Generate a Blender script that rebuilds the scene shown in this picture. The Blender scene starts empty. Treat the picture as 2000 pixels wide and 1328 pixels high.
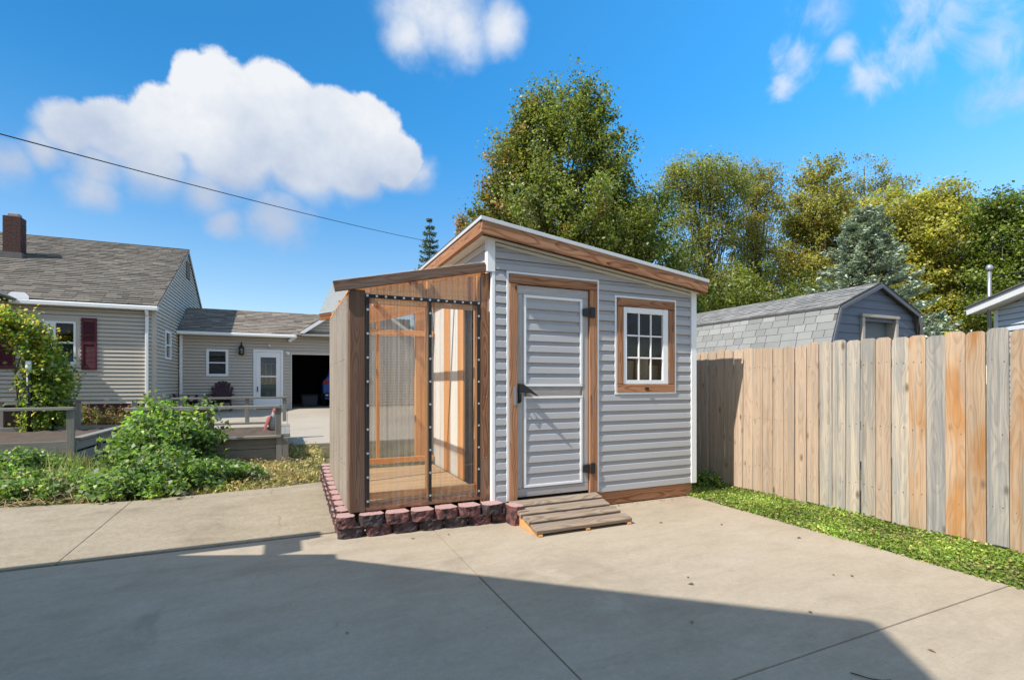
import bpy, bmesh, math, random
import numpy as np
from mathutils import Vector, Matrix

random.seed(7)
R = math.radians
scene = bpy.context.scene
col = scene.collection

# ------------------------------------------------------------------ camera
cd = bpy.data.cameras.new("camera")
cam = bpy.data.objects.new("camera", cd)
col.objects.link(cam)
cd.sensor_width = 36.0
cd.lens = 17.39
cd.shift_y = 0.042
cd.clip_start = 0.05
cd.clip_end = 3000
cam.location = (0, 0, 1.40)
cam.rotation_euler = (R(90), 0, R(-24.34))
scene.camera = cam

# ------------------------------------------------------------------ sun, exposure
SUN = Vector((0.66, 0.145, -0.80)).normalized()      # the way the light travels
SUN_EL = math.asin(-SUN.z)
SUN_AZ = math.atan2(-SUN.y, -SUN.x)                  # direction towards the sun
sd = bpy.data.lights.new("sun", "SUN")
sd.energy = 5.0
sd.angle = R(0.5)
sd.color = (1.0, 0.955, 0.88)
so = bpy.data.objects.new("sun", sd)
col.objects.link(so)
so.rotation_euler = SUN.to_track_quat('-Z', 'Y').to_euler()
so.location = (-20, -4, 25)

scene.render.engine = 'CYCLES'
scene.cycles.use_denoising = True
scene.cycles.max_bounces = 8
scene.cycles.transparent_max_bounces = 40
scene.cycles.diffuse_bounces = 3
scene.cycles.glossy_bounces = 3
scene.cycles.sample_clamp_indirect = 6.0
scene.cycles.caustics_reflective = False
scene.cycles.caustics_refractive = False
vs = scene.view_settings
vs.view_transform = 'Standard'
vs.look = 'None'
vs.gamma = 1.0
vs.exposure = 0.22
vs.use_curve_mapping = False


class NT:
    """small helper for node trees"""
    def __init__(self, tree):
        self.t = tree
        self.n = tree.nodes
        self.l = tree.links

    def new(self, kind, **kw):
        nd = self.n.new(kind)
        for k, v in kw.items():
            setattr(nd, k, v)
        return nd

    def put(self, sock, v):
        if isinstance(v, bpy.types.NodeSocket):
            self.l.new(v, sock)
        elif isinstance(v, (tuple, list, Vector)):
            v = tuple(v)
            if sock.type == 'RGBA' and len(v) == 3:
                v = v + (1.0,)
            sock.default_value = v
        else:
            sock.default_value = v

    def math(self, op, a, b=0.0, c=0.0, clamp=False):
        m = self.new('ShaderNodeMath', operation=op, use_clamp=clamp)
        for s, v in zip(m.inputs, (a, b, c)):
            self.put(s, v)
        return m.outputs[0]

    def vmath(self, op, a, b=None, scale=None):
        m = self.new('ShaderNodeVectorMath', operation=op)
        self.put(m.inputs[0], a)
        if b is not None:
            self.put(m.inputs[1], b)
        if scale is not None:
            self.put(m.inputs['Scale'], scale)
        return m.outputs['Value'] if op in ('DISTANCE', 'LENGTH', 'DOT_PRODUCT') else m.outputs[0]

    def noise(self, vec, scale, detail=4.0, rough=0.55, dist=0.0, dim='3D'):
        m = self.new('ShaderNodeTexNoise', noise_dimensions=dim)
        self.put(m.inputs['Vector'], vec)
        m.inputs['Scale'].default_value = scale
        m.inputs['Detail'].default_value = detail
        m.inputs['Roughness'].default_value = rough
        m.inputs['Distortion'].default_value = dist
        return m.outputs[0]

    def ramp(self, fac, stops, interp='LINEAR'):
        m = self.new('ShaderNodeValToRGB')
        cr = m.color_ramp
        cr.interpolation = interp
        while len(cr.elements) < len(stops):
            cr.elements.new(0.5)
        for e, (p, c) in zip(cr.elements, stops):
            e.position = p
            if not isinstance(c, (tuple, list)):
                c = (c, c, c)
            e.color = tuple(c)[:3] + (1.0,)
        self.put(m.inputs[0], fac)
        return m.outputs[0]

    def mix(self, fac, a, b, mode='MIX'):
        m = self.new('ShaderNodeMix', data_type='RGBA', blend_type=mode)
        self.put(m.inputs[0], fac)
        self.put(m.inputs[6], a)
        self.put(m.inputs[7], b)
        return m.outputs[2]

    def smooth(self, v, lo, hi, o0=0.0, o1=1.0):
        m = self.new('ShaderNodeMapRange', interpolation_type='SMOOTHSTEP')
        for s, x in zip(m.inputs, (v, lo, hi, o0, o1)):
            self.put(s, x)
        return m.outputs[0]

    def lin(self, v, lo, hi, o0=0.0, o1=1.0):
        m = self.new('ShaderNodeMapRange')
        for s, x in zip(m.inputs, (v, lo, hi, o0, o1)):
            self.put(s, x)
        return m.outputs[0]


# ------------------------------------------------------------------ world: clear sky with fair-weather clouds
world = bpy.data.worlds.new("World")
scene.world = world
world.use_nodes = True
wt = NT(world.node_tree)
wt.n.clear()
SKY_STRENGTH = 0.145
sky = wt.new('ShaderNodeTexSky')
sky.sky_type = 'NISHITA'
sky.sun_disc = False
sky.sun_elevation = SUN_EL
sky.sun_rotation = SUN_AZ - math.pi / 2
sky.altitude = 200
sky.air_density = 1.0
sky.dust_density = 0.35
sky.ozone_density = 2.0
tc = wt.new('ShaderNodeTexCoord')
D = tc.outputs['Generated']
zsep = wt.new('ShaderNodeSeparateXYZ')
wt.put(zsep.inputs[0], D)
elev = zsep.outputs[2]
deep = wt.mix(wt.smooth(elev, 0.03, 0.50), (1.0, 1.02, 1.0, 1), (0.25, 0.98, 1.32, 1))      # clear dry air: deeper blue aloft
blue = wt.mix(1.0, sky.outputs[0], deep, 'MULTIPLY')
CUMULUS = [(-0.097, 0.893, 0.439, 0.068), (-0.12, 0.882, 0.455, 0.042), (-0.018, 0.895, 0.446, 0.067), (-0.16, 0.906, 0.392, 0.056), (-0.279, 0.894, 0.35, 0.047), (-0.229, 0.905, 0.358, 0.056), (-0.31, 0.896, 0.319, 0.033), (0.07, 0.899, 0.433, 0.065), (0.124, 0.893, 0.432, 0.063), (0.174, 0.902, 0.396, 0.054), (0.03, 0.928, 0.371, 0.074), (-0.086, 0.926, 0.367, 0.084), (-0.19, 0.925, 0.331, 0.063), (-0.256, 0.915, 0.311, 0.043), (0.106, 0.922, 0.373, 0.06), (-0.124, 0.943, 0.308, 0.046)]
SOFT = [(-0.023, 0.957, 0.288, 0.062), (-0.264, 0.922, 0.282, 0.04), (-0.343, 0.89, 0.3, 0.032), (0.22, 0.897, 0.383, 0.036), (-0.097, 0.957, 0.274, 0.032), (0.206, 0.772, 0.602, 0.077), (0.257, 0.772, 0.581, 0.053), (0.18, 0.804, 0.566, 0.042), (0.316, 0.749, 0.583, 0.042), (0.224, 0.749, 0.624, 0.078)]
WISP = [(0.788, 0.406, 0.463, 0.046), (0.793, 0.358, 0.492, 0.054), (0.778, 0.444, 0.445, 0.029), (0.837, 0.318, 0.446, 0.052), (0.858, 0.342, 0.384, 0.032), (0.707, 0.459, 0.538, 0.038), (0.706, 0.505, 0.496, 0.026), (0.739, 0.46, 0.492, 0.02), (0.865, 0.314, 0.391, 0.033), (0.708, 0.532, 0.465, 0.018)]
nz1 = wt.noise(D, 9.0, 6.0, 0.6)
nz2 = wt.noise(D, 26.0, 5.0, 0.6)
warp = wt.vmath('SCALE', wt.vmath('SUBTRACT', wt.new('ShaderNodeTexNoise').outputs['Color'], (0.5, 0.5, 0.5)), scale=0.022)
wnode = [n for n in wt.n if n.bl_idname == 'ShaderNodeTexNoise'][-1]
wt.put(wnode.inputs['Vector'], D)
wnode.inputs['Scale'].default_value = 22.0
wnode.inputs['Detail'].default_value = 5.0
DW = wt.vmath('ADD', D, warp)


def lumps(ls, vec, grow=1.0):
    acc = None
    for x, y, z, r in ls:
        d = wt.vmath('DISTANCE', vec, (x, y, z))
        v = wt.math('SUBTRACT', 1.0, wt.math('DIVIDE', d, r * grow))
        acc = v if acc is None else wt.math('SMOOTH_MAX', acc, v, 0.12)
    return acc


nz3 = wt.noise(D, 6.0, 4.0, 0.5)
f1 = wt.math('ADD', lumps(CUMULUS, DW, 1.10), wt.math('MULTIPLY', wt.math('SUBTRACT', nz2, 0.5), 0.42))
soft_edge = wt.smooth(elev, 0.28, 0.41, 1.1, 0.17)             # cumulus: crisp crown, frayed base
a1 = wt.smooth(f1, 0.0, soft_edge)
f2 = wt.math('ADD', lumps(SOFT, DW, 1.25), wt.math('MULTIPLY', wt.math('SUBTRACT', nz1, 0.5), 1.3))
a2 = wt.math('MULTIPLY', wt.smooth(f2, 0.0, 0.95), 0.9)
streak = wt.noise(wt.vmath('MULTIPLY', DW, (5.0, 9.0, 7.0)), 1.3, 7.0, 0.62, 0.8)
f3 = wt.math('ADD', lumps(WISP, DW, 1.7), wt.math('MULTIPLY', wt.math('SUBTRACT', streak, 0.55), 2.6))
a3 = wt.math('MULTIPLY', wt.smooth(f3, 0.0, 1.15), 0.72)
away = wt.smooth(wt.vmath('DISTANCE', D, (0.386, 0.853, 0.351)), 0.98, 1.18)
far_n = wt.math('ADD', wt.noise(wt.vmath('MULTIPLY', D, (1.0, 1.0, 1.6)), 2.4, 7.0, 0.58, 0.3), wt.math('MULTIPLY', wt.math('SUBTRACT', nz2, 0.5), 0.08))
a4 = wt.math('MULTIPLY', wt.math('MULTIPLY', wt.smooth(far_n, 0.44, 0.55), 0.92), away)       # denser clouds added out of view to whiten the fill light
alpha = wt.math('MAXIMUM', wt.math('MAXIMUM', a1, a4), wt.math('MAXIMUM', a2, a3))
shade = wt.math('ADD', wt.smooth(elev, 0.29, 0.50), wt.math('ADD', wt.math('MULTIPLY', wt.math('SUBTRACT', nz1, 0.5), 1.6), wt.math('MULTIPLY', wt.math('SUBTRACT', nz3, 0.5), 1.6)), clamp=True)
ccol = wt.ramp(shade, [(0.0, (3.05, 3.55, 4.5)), (0.45, (3.95, 4.35, 5.0)), (1.0, (5.2, 5.35, 5.6))])
final = wt.mix(alpha, blue, ccol)
bg = wt.new('ShaderNodeBackground')
wt.put(bg.inputs['Color'], final)
bg.inputs['Strength'].default_value = SKY_STRENGTH
wo = wt.new('ShaderNodeOutputWorld')
wt.l.new(bg.outputs[0], wo.inputs[0])

# ------------------------------------------------------------------ materials
MATS = {}


def new_mat(name):
    m = bpy.data.materials.new(name)
    m.use_nodes = True
    t = NT(m.node_tree)
    t.n.clear()
    out = t.new('ShaderNodeOutputMaterial')
    MATS[name] = m
    return m, t, out


def principled(t, out, color, rough=0.6, bump=None, bump_d=0.01, bump_s=0.5, metal=0.0, spec=0.4):
    p = t.new('ShaderNodeBsdfPrincipled')
    t.put(p.inputs['Base Color'], color)
    t.put(p.inputs['Roughness'], rough)
    p.inputs['Metallic'].default_value = metal
    p.inputs['Specular IOR Level'].default_value = spec
    if bump is not None:
        b = t.new('ShaderNodeBump')
        b.inputs['Strength'].default_value = bump_s
        b.inputs['Distance'].default_value = bump_d
        t.put(b.inputs['Height'], bump)
        t.l.new(b.outputs[0], p.inputs['Normal'])
    t.l.new(p.outputs[0], out.inputs[0])
    return p


def pos(t):
    return t.new('ShaderNodeNewGeometry').outputs['Position']


def objrand(t):
    return t.new('ShaderNodeObjectInfo').outputs['Random']


def plain(name, c, rough=0.5, var=0.08, scale=6.0, metal=0.0, bump=0.0, fine=60.0, spec=0.4, objvar=0.0):
    """paint, vinyl, metal: one colour with faint dirt and unevenness"""
    m, t, out = new_mat(name)
    P = pos(t)
    n = t.noise(P, scale, 5.0, 0.6)
    n2 = t.noise(P, fine, 3.0, 0.6)
    v = t.math('ADD', 1.0, t.math('ADD', t.math('MULTIPLY', t.math('SUBTRACT', n, 0.5), var * 2.4), t.math('MULTIPLY', t.math('SUBTRACT', n2, 0.5), var)))
    if objvar:
        v = t.math('ADD', v, t.math('MULTIPLY', t.math('SUBTRACT', objrand(t), 0.5), objvar))
    cc = t.mix(1.0, c, t.vmath('SCALE', (1, 1, 1), scale=v), 'MULTIPLY')
    rr = t.math('ADD', rough, t.math('MULTIPLY', t.math('SUBTRACT', n, 0.5), 0.25), clamp=True)
    principled(t, out, cc, rr, n2 if bump else None, 0.004, bump, metal, spec)
    return m


def wood(name, light, dark, grey=None, grey_amt=0.0, ring=26.0, contrast=1.0, rough=0.75, knots=True, ksize=1.0, stain=None, bump=0.35, stain_cut=(0.42, 0.62)):
    """a board: local X is the length; rings cut near the tangent give arched grain"""
    m, t, out = new_mat(name)
    co = t.new('ShaderNodeTexCoord').outputs['Object']
    rnd = objrand(t)
    off = t.new('ShaderNodeCombineXYZ')
    t.put(off.inputs[0], t.math('MULTIPLY', rnd, 91.0))
    t.put(off.inputs[1], t.math('MULTIPLY', rnd, 37.0))
    t.put(off.inputs[2], t.math('MULTIPLY', rnd, 53.0))
    pv = t.vmath('ADD', co, off.outputs[0])
    # rings around an axis that wanders along the board, a few cm behind the face
    st = t.vmath('MULTIPLY', pv, (1.1, 3.0, 3.0))
    wob = t.new('ShaderNodeTexNoise')
    t.put(wob.inputs['Vector'], st)
    wob.inputs['Scale'].default_value = 1.1
    wob.inputs['Detail'].default_value = 2.0
    wv = t.vmath('MULTIPLY', t.vmath('SUBTRACT', wob.outputs['Color'], (0.5, 0.5, 0.5)), (0.0, 0.16, 0.16))
    cen = t.new('ShaderNodeCombineXYZ')
    t.put(cen.inputs[1], t.math('MULTIPLY', t.math('SUBTRACT', rnd, 0.5), 0.09))
    cen.inputs[2].default_value = 0.055
    rv = t.vmath('MULTIPLY', t.vmath('ADD', t.vmath('ADD', co, wv), cen.outputs[0]), (0.0, 1.0, 1.0))
    rad = t.vmath('LENGTH', rv)
    fr = t.math('FRACT', t.math('ADD', t.math('MULTIPLY', rad, ring * 3.4), t.math('MULTIPLY', t.noise(pv, 1.2, 2.0), 2.0)))
    late = t.ramp(fr, [(0.0, 0.0), (0.45, 0.12), (0.82, 1.0), (0.95, 0.8), (1.0, 0.0)])
    fib = t.noise(t.vmath('MULTIPLY', pv, (3.0, 110.0, 110.0)), 1.0, 4.0, 0.7)
    big = t.noise(t.vmath('MULTIPLY', pv, (1.0, 5.0, 5.0)), 1.3, 3.0, 0.6)
    streak = t.noise(t.vmath('MULTIPLY', pv, (0.7, 26.0, 26.0)), 1.0, 3.0, 0.6)
    g = t.math('MULTIPLY', late, 0.5 * contrast)
    g = t.math('ADD', g, t.math('MULTIPLY', t.math('SUBTRACT', streak, 0.47), 1.25))
    g = t.math('ADD', g, t.math('MULTIPLY', t.math('SUBTRACT', fib, 0.45), 0.65))
    g = t.math('ADD', g, t.math('MULTIPLY', t.math('SUBTRACT', big, 0.5), 0.7), clamp=True)
    c = t.mix(g, light, dark)
    if stain is not None:
        s = t.smooth(t.noise(t.vmath('MULTIPLY', pv, (1.0, 4.0, 4.0)), 1.25, 3.0, 0.55, 0.6), stain_cut[0], stain_cut[1])
        c = t.mix(s, c, t.mix(g, stain, tuple(x * 0.55 for x in stain)))
    if grey is not None:
        gm = t.smooth(t.math('ADD', t.noise(t.vmath('MULTIPLY', pv, (0.5, 13.0, 13.0)), 1.6, 4.0, 0.65), t.math('MULTIPLY', t.math('SUBTRACT', fib, 0.5), 0.5)), 0.62 - grey_amt * 0.55, 0.82 - grey_amt * 0.45)
        c = t.mix(gm, c, t.mix(g, grey, tuple(x * 0.6 for x in grey)))
    if knots:
        vo = t.new('ShaderNodeTexVoronoi')
        t.put(vo.inputs['Vector'], t.vmath('MULTIPLY', pv, (3.1, 7.0, 0.0)))
        vo.inputs['Scale'].default_value = 0.8
        kn = t.smooth(t.math('ADD', vo.outputs['Distance'], t.math('MULTIPLY', t.math('SUBTRACT', fib, 0.5), 0.05)), 0.03 * ksize, 0.11 * ksize, 1.0, 0.0)
        c = t.mix(t.math('MULTIPLY', kn, 0.8), c, tuple(x * y for x, y in zip(dark, (0.62, 0.48, 0.38))))
    c = t.mix(1.0, c, t.vmath('SCALE', (1, 1, 1), scale=t.math('ADD', 0.86, t.math('MULTIPLY', rnd, 0.28))), 'MULTIPLY')
    h = t.math('ADD', t.math('MULTIPLY', fib, 0.7), t.math('MULTIPLY', late, -0.4))
    principled(t, out, c, rough, h, 0.004, bump, spec=0.25)
    return m


def concrete(name, c0, c1, c2, speck=0.5, rough_bump=0.3, stain=0.5, cracks=0.0):
    m, t, out = new_mat(name)
    P = pos(t)
    a = t.noise(P, 0.55, 6.0, 0.62, 0.4)
    b = t.noise(t.vmath('MULTIPLY', P, (1.0, 2.6, 1.0)), 2.2, 6.0, 0.65, 0.5)
    f = t.noise(P, 85.0, 4.0, 0.75)
    ff = t.noise(P, 320.0, 2.0, 0.7)
    blotch = t.math('ADD', t.math('MULTIPLY', a, 0.6), t.math('MULTIPLY', b, 0.4))
    c = t.ramp(blotch, [(0.34, c1), (0.5, c0), (0.66, c2)])
    mid = t.noise(P, 24.0, 6.0, 0.8)
    fine = t.math('ADD', t.math('ADD', 1.0, t.math('MULTIPLY', t.math('SUBTRACT', mid, 0.5), 0.42 * speck)), t.math('ADD', t.math('MULTIPLY', t.math('SUBTRACT', f, 0.5), 0.34 * speck), t.math('MULTIPLY', t.math('SUBTRACT', ff, 0.5), 0.5 * speck)))
    c = t.mix(1.0, c, t.vmath('SCALE', (1, 1, 1), scale=fine), 'MULTIPLY')
    dk = t.smooth(t.noise(P, 0.9, 7.0, 0.7, 1.2), 0.56, 0.74)
    c = t.mix(t.math('MULTIPLY', dk, stain), c, tuple(x * 0.62 for x in c1))
    broom = t.noise(t.vmath('MULTIPLY', P, (3.0, 130.0, 1.0)), 1.0, 3.0, 0.7)
    c = t.mix(1.0, c, t.vmath('SCALE', (1, 1, 1), scale=t.math('ADD', 1.0, t.math('MULTIPLY', t.math('SUBTRACT', broom, 0.5), 0.22))), 'MULTIPLY')
    rust = t.smooth(t.noise(P, 1.7, 6.0, 0.72, 2.0), 0.60, 0.76)
    c = t.mix(t.math('MULTIPLY', rust, stain * 0.9), c, (0.20, 0.125, 0.07))
    pale = t.smooth(t.noise(t.vmath('ADD', P, (9.0, 3.0, 0.0)), 1.1, 7.0, 0.7, 1.0), 0.58, 0.75)
    c = t.mix(t.math('MULTIPLY', pale, 0.35), c, tuple(min(0.6, x * 1.3) for x in c2))
    vc = t.new('ShaderNodeTexVoronoi', feature='DISTANCE_TO_EDGE')
    t.put(vc.inputs['Vector'], t.vmath('ADD', P, t.vmath('SCALE', t.vmath('SUBTRACT', t.new('ShaderNodeTexNoise').outputs['Color'], (0.5, 0.5, 0.5)), scale=0.55)))
    vn = [q for q in t.n if q.bl_idname == 'ShaderNodeTexNoise'][-1]
    t.put(vn.inputs['Vector'], P)
    vn.inputs['Scale'].default_value = 1.6
    vn.inputs['Detail'].default_value = 6.0
    vc.inputs['Scale'].default_value = 0.33
    crack = t.math('MULTIPLY', t.smooth(vc.outputs['Distance'], 0.0012, 0.0035, 1.0, 0.0), t.smooth(t.noise(P, 0.7, 3.0), 0.50, 0.62))
    c = t.mix(t.math('MULTIPLY', crack, cracks), c, (0.08, 0.065, 0.05))
    dots = t.smooth(t.noise(P, 38.0, 2.0, 0.5), 0.735, 0.77)
    c = t.mix(t.math('MULTIPLY', dots, 0.6), c, (0.07, 0.06, 0.05))
    h = t.math('ADD', t.math('ADD', t.math('MULTIPLY', f, 0.6), t.math('MULTIPLY', ff, 0.4)), t.math('MULTIPLY', broom, 0.35))
    principled(t, out, c, t.math('ADD', 0.78, t.math('MULTIPLY', b, 0.15)), h, 0.006, rough_bump, spec=0.25)
    return m


def tinted(name, rough=0.8, trans=0.0, bump=0.0, gloss=0.3, scale=120.0, wob=0.12):
    """colour from the face attribute 'tint' (each leaf, shingle, blade its own)"""
    m, t, out = new_mat(name)
    at = t.new('ShaderNodeAttribute')
    at.attribute_name = 'tint'
    c = at.outputs['Color']
    P = pos(t)
    n = t.noise(P, scale, 3.0, 0.65)
    c = t.mix(1.0, c, t.vmath('SCALE', (1, 1, 1), scale=t.math('ADD', 1.0, t.math('MULTIPLY', t.math('SUBTRACT', n, 0.5), wob * 4))), 'MULTIPLY')
    p = principled(t, out, c, rough, n if bump else None, 0.01, bump, spec=gloss)
    if trans:
        tr = t.new('ShaderNodeBsdfTranslucent')
        t.put(tr.inputs[0], t.mix(1.0, c, (1.25, 1.3, 0.6), 'MULTIPLY'))
        mx = t.new('ShaderNodeMixShader')
        mx.inputs[0].default_value = trans
        t.l.new(p.outputs[0], mx.inputs[1])
        t.l.new(tr.outputs[0], mx.inputs[2])
        t.l.new(mx.outputs[0], out.inputs[0])
    return m


# paints and vinyl
VINYL_GREY = plain('vinyl grey', (0.45, 0.445, 0.445), 0.5, 0.05, 3.0, bump=0.12, fine=90)
VINYL_TAN = plain('vinyl tan', (0.56, 0.495, 0.41), 0.55, 0.06, 2.0, bump=0.1)
VINYL_BARN = plain('barn siding', (0.155, 0.185, 0.235), 0.6, 0.10, 3.0, bump=0.15)
VINYL_WHITE = plain('vinyl white', (0.66, 0.71, 0.78), 0.5, 0.04, 2.0)
WHITE = plain('white trim', (0.90, 0.90, 0.89), 0.42, 0.05, 7.0)
WHITE_WALL = plain('white panel', (0.86, 0.85, 0.81), 0.5, 0.05, 4.0)
CREAM = plain('cream soffit', (0.66, 0.63, 0.55), 0.6, 0.06, 8.0)
BLACK = plain('black metal', (0.012, 0.012, 0.013), 0.42, 0.1, 20.0, spec=0.5)
SEAL = plain('black closure strip', (0.022, 0.021, 0.02), 0.7, 0.2, 40.0, bump=0.3)
SCREW = plain('zinc screw', (0.62, 0.63, 0.64), 0.35, 0.1, 60.0, metal=0.7)
GALV = plain('galvanised', (0.36, 0.38, 0.40), 0.45, 0.1, 15.0, metal=0.6)
MAROON = plain('maroon shutter', (0.105, 0.016, 0.026), 0.5, 0.1, 5.0, objvar=0.08)
MAROON_CHAIR = plain('maroon chair', (0.045, 0.012, 0.020), 0.55, 0.15, 8.0, objvar=0.2)
BLUE_CAR = plain('car blue', (0.012, 0.075, 0.32), 0.22, 0.03, 5.0, spec=0.6)
RUBBER = plain('tyre', (0.015, 0.015, 0.016), 0.8, 0.1, 20.0)
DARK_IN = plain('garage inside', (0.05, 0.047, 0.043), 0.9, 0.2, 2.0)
SOIL = plain('soil', (0.10, 0.072, 0.05), 0.95, 0.35, 12.0, bump=0.8, fine=45)
BRICK_RED = plain('brick', (0.085, 0.040, 0.032), 0.85, 0.18, 9.0, bump=0.4, objvar=0.3)
MORTAR = plain('mortar', (0.34, 0.29, 0.25), 0.9, 0.12, 12.0, bump=0.3)
BRONZE = plain('lantern bronze', (0.05, 0.035, 0.022), 0.5, 0.15, 30.0, metal=0.5)
CURTAIN = plain('curtain', (0.30, 0.33, 0.31), 0.9, 0.15, 9.0)
SHEET = plain('roof drip', (0.62, 0.63, 0.64), 0.4, 0.06, 10.0)
PLASTER = plain('bird plaster grey', (0.36, 0.35, 0.33), 0.8, 0.3, 30.0, bump=0.4)
BIRD_RED = plain('bird plaster red', (0.36, 0.10, 0.09), 0.75, 0.3, 26.0, bump=0.4)
CABLE = plain('cable', (0.018, 0.018, 0.02), 0.7, 0.1, 5.0)
# wood
CEDAR = wood('treated pine', (0.47, 0.235, 0.12), (0.17, 0.062, 0.026), ring=17, contrast=1.3, grey=(0.30, 0.235, 0.18), grey_amt=0.12)
CEDAR_DARK = wood('stained pine', (0.20, 0.112, 0.070), (0.075, 0.040, 0.026), ring=17, contrast=1.2, grey=(0.19, 0.15, 0.12), grey_amt=0.2)
PINE_IN = wood('new pine', (0.78, 0.40, 0.16), (0.52, 0.21, 0.065), ring=20, contrast=0.6)
PLY = wood('plywood floor', (0.72, 0.50, 0.29), (0.46, 0.28, 0.14), ring=9, contrast=0.7, grey=(0.46, 0.38, 0.28), grey_amt=0.25)
DOORWOOD = wood('weathered door rail', (0.44, 0.36, 0.30), (0.24, 0.175, 0.135), ring=22, contrast=0.6, grey=(0.44, 0.42, 0.40), grey_amt=0.5)
WHITEWASH = wood('whitewashed rail', (0.60, 0.56, 0.50), (0.42, 0.36, 0.31), ring=24, contrast=0.45, grey=(0.5, 0.5, 0.5), grey_amt=0.4)
RAMP = wood('ramp plank', (0.31, 0.225, 0.155), (0.115, 0.073, 0.047), ring=16, contrast=1.35, grey=(0.32, 0.27, 0.22), grey_amt=0.3, bump=0.6)
PICK_PINK = wood('picket tan', (0.56, 0.415, 0.295), (0.26, 0.17, 0.105), ring=20, contrast=0.55, grey=(0.44, 0.37, 0.30), grey_amt=0.25, ksize=1.5)
PICK_GREY = wood('picket grey', (0.53, 0.45, 0.35), (0.18, 0.145, 0.11), ring=20, contrast=0.55, grey=(0.34, 0.325, 0.295), grey_amt=0.42, ksize=1.6)
PICK_ORANGE = wood('picket orange', (0.56, 0.40, 0.265), (0.22, 0.13, 0.07), ring=20, contrast=0.55, grey=(0.42, 0.36, 0.295), grey_amt=0.2, stain=(0.49, 0.24, 0.09), stain_cut=(0.42, 0.70), ksize=1.6)
PICK_SILVER = wood('picket silver', (0.44, 0.395, 0.335), (0.13, 0.115, 0.095), ring=20, contrast=0.55, grey=(0.30, 0.29, 0.275), grey_amt=0.45, ksize=1.6)
BEDWOOD = wood('bed timber', (0.30, 0.255, 0.205), (0.125, 0.098, 0.075), ring=18, contrast=0.8, grey=(0.30, 0.285, 0.26), grey_amt=0.55)
SHED_IN = wood('shed lining', (0.20, 0.12, 0.07), (0.10, 0.055, 0.03), ring=18)
# ground
CONC = concrete('new concrete', (0.405, 0.333, 0.245), (0.325, 0.265, 0.192), (0.455, 0.385, 0.295), 1.1, 0.35, 0.42)
CONC_OLD = concrete('old concrete', (0.35, 0.29, 0.205), (0.25, 0.20, 0.14), (0.41, 0.345, 0.255), 2.2, 1.0, 0.6, 0.4)
CONC_FAR = concrete('driveway concrete', (0.40, 0.345, 0.275), (0.35, 0.295, 0.23), (0.44, 0.385, 0.315), 0.4, 0.2, 0.3)
# attribute coloured
LEAF = tinted('leaf', 0.42, 0.45, 0.0, 0.5, 40.0, 0.05)
NEEDLE = tinted('needles', 0.6, 0.12, 0.0, 0.3, 40.0, 0.05)
BLADE = tinted('grass blade', 0.6, 0.28, 0.0, 0.3, 60.0, 0.05)
SHINGLE = tinted('asphalt shingle', 0.9, 0.0, 0.5, 0.2, 160.0, 0.16)
BARK = plain('bark', (0.13, 0.108, 0.088), 0.9, 0.3, 9.0, bump=0.7, fine=30)
STEM = plain('plant stem', (0.13, 0.115, 0.06), 0.8, 0.2, 20.0)


def schlick(t, k=1.0, f0=0.04):
    """reflectance of a thin clear sheet, the same from both sides"""
    lw = t.new('ShaderNodeLayerWeight')
    lw.inputs['Blend'].default_value = 0.5
    f5 = t.math('POWER', lw.outputs['Facing'], 5.0)
    return t.math('MULTIPLY', t.math('ADD', f0, t.math('MULTIPLY', f5, 1 - f0)), k)


def glass(name, tint=(0.9, 0.95, 0.95), refl=0.10, rough=0.0, fk=1.0):
    m, t, out = new_mat(name)
    tr = t.new('ShaderNodeBsdfTransparent')
    t.put(tr.inputs[0], tint)
    gl = t.new('ShaderNodeBsdfGlossy')
    gl.inputs['Roughness'].default_value = rough
    t.put(gl.inputs[0], (1, 1, 1))
    mx = t.new('ShaderNodeMixShader')
    t.put(mx.inputs[0], t.math('ADD', schlick(t, fk), refl, clamp=True))
    t.l.new(tr.outputs[0], mx.inputs[1])
    t.l.new(gl.outputs[0], mx.inputs[2])
    t.l.new(mx.outputs[0], out.inputs[0])
    return m


GLASS = glass('window glass', (0.8, 0.82, 0.8), 0.0, 0.0, 0.55)
GLASS_HOUSE = glass('house glass', (0.6, 0.64, 0.66), 0.02)


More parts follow.
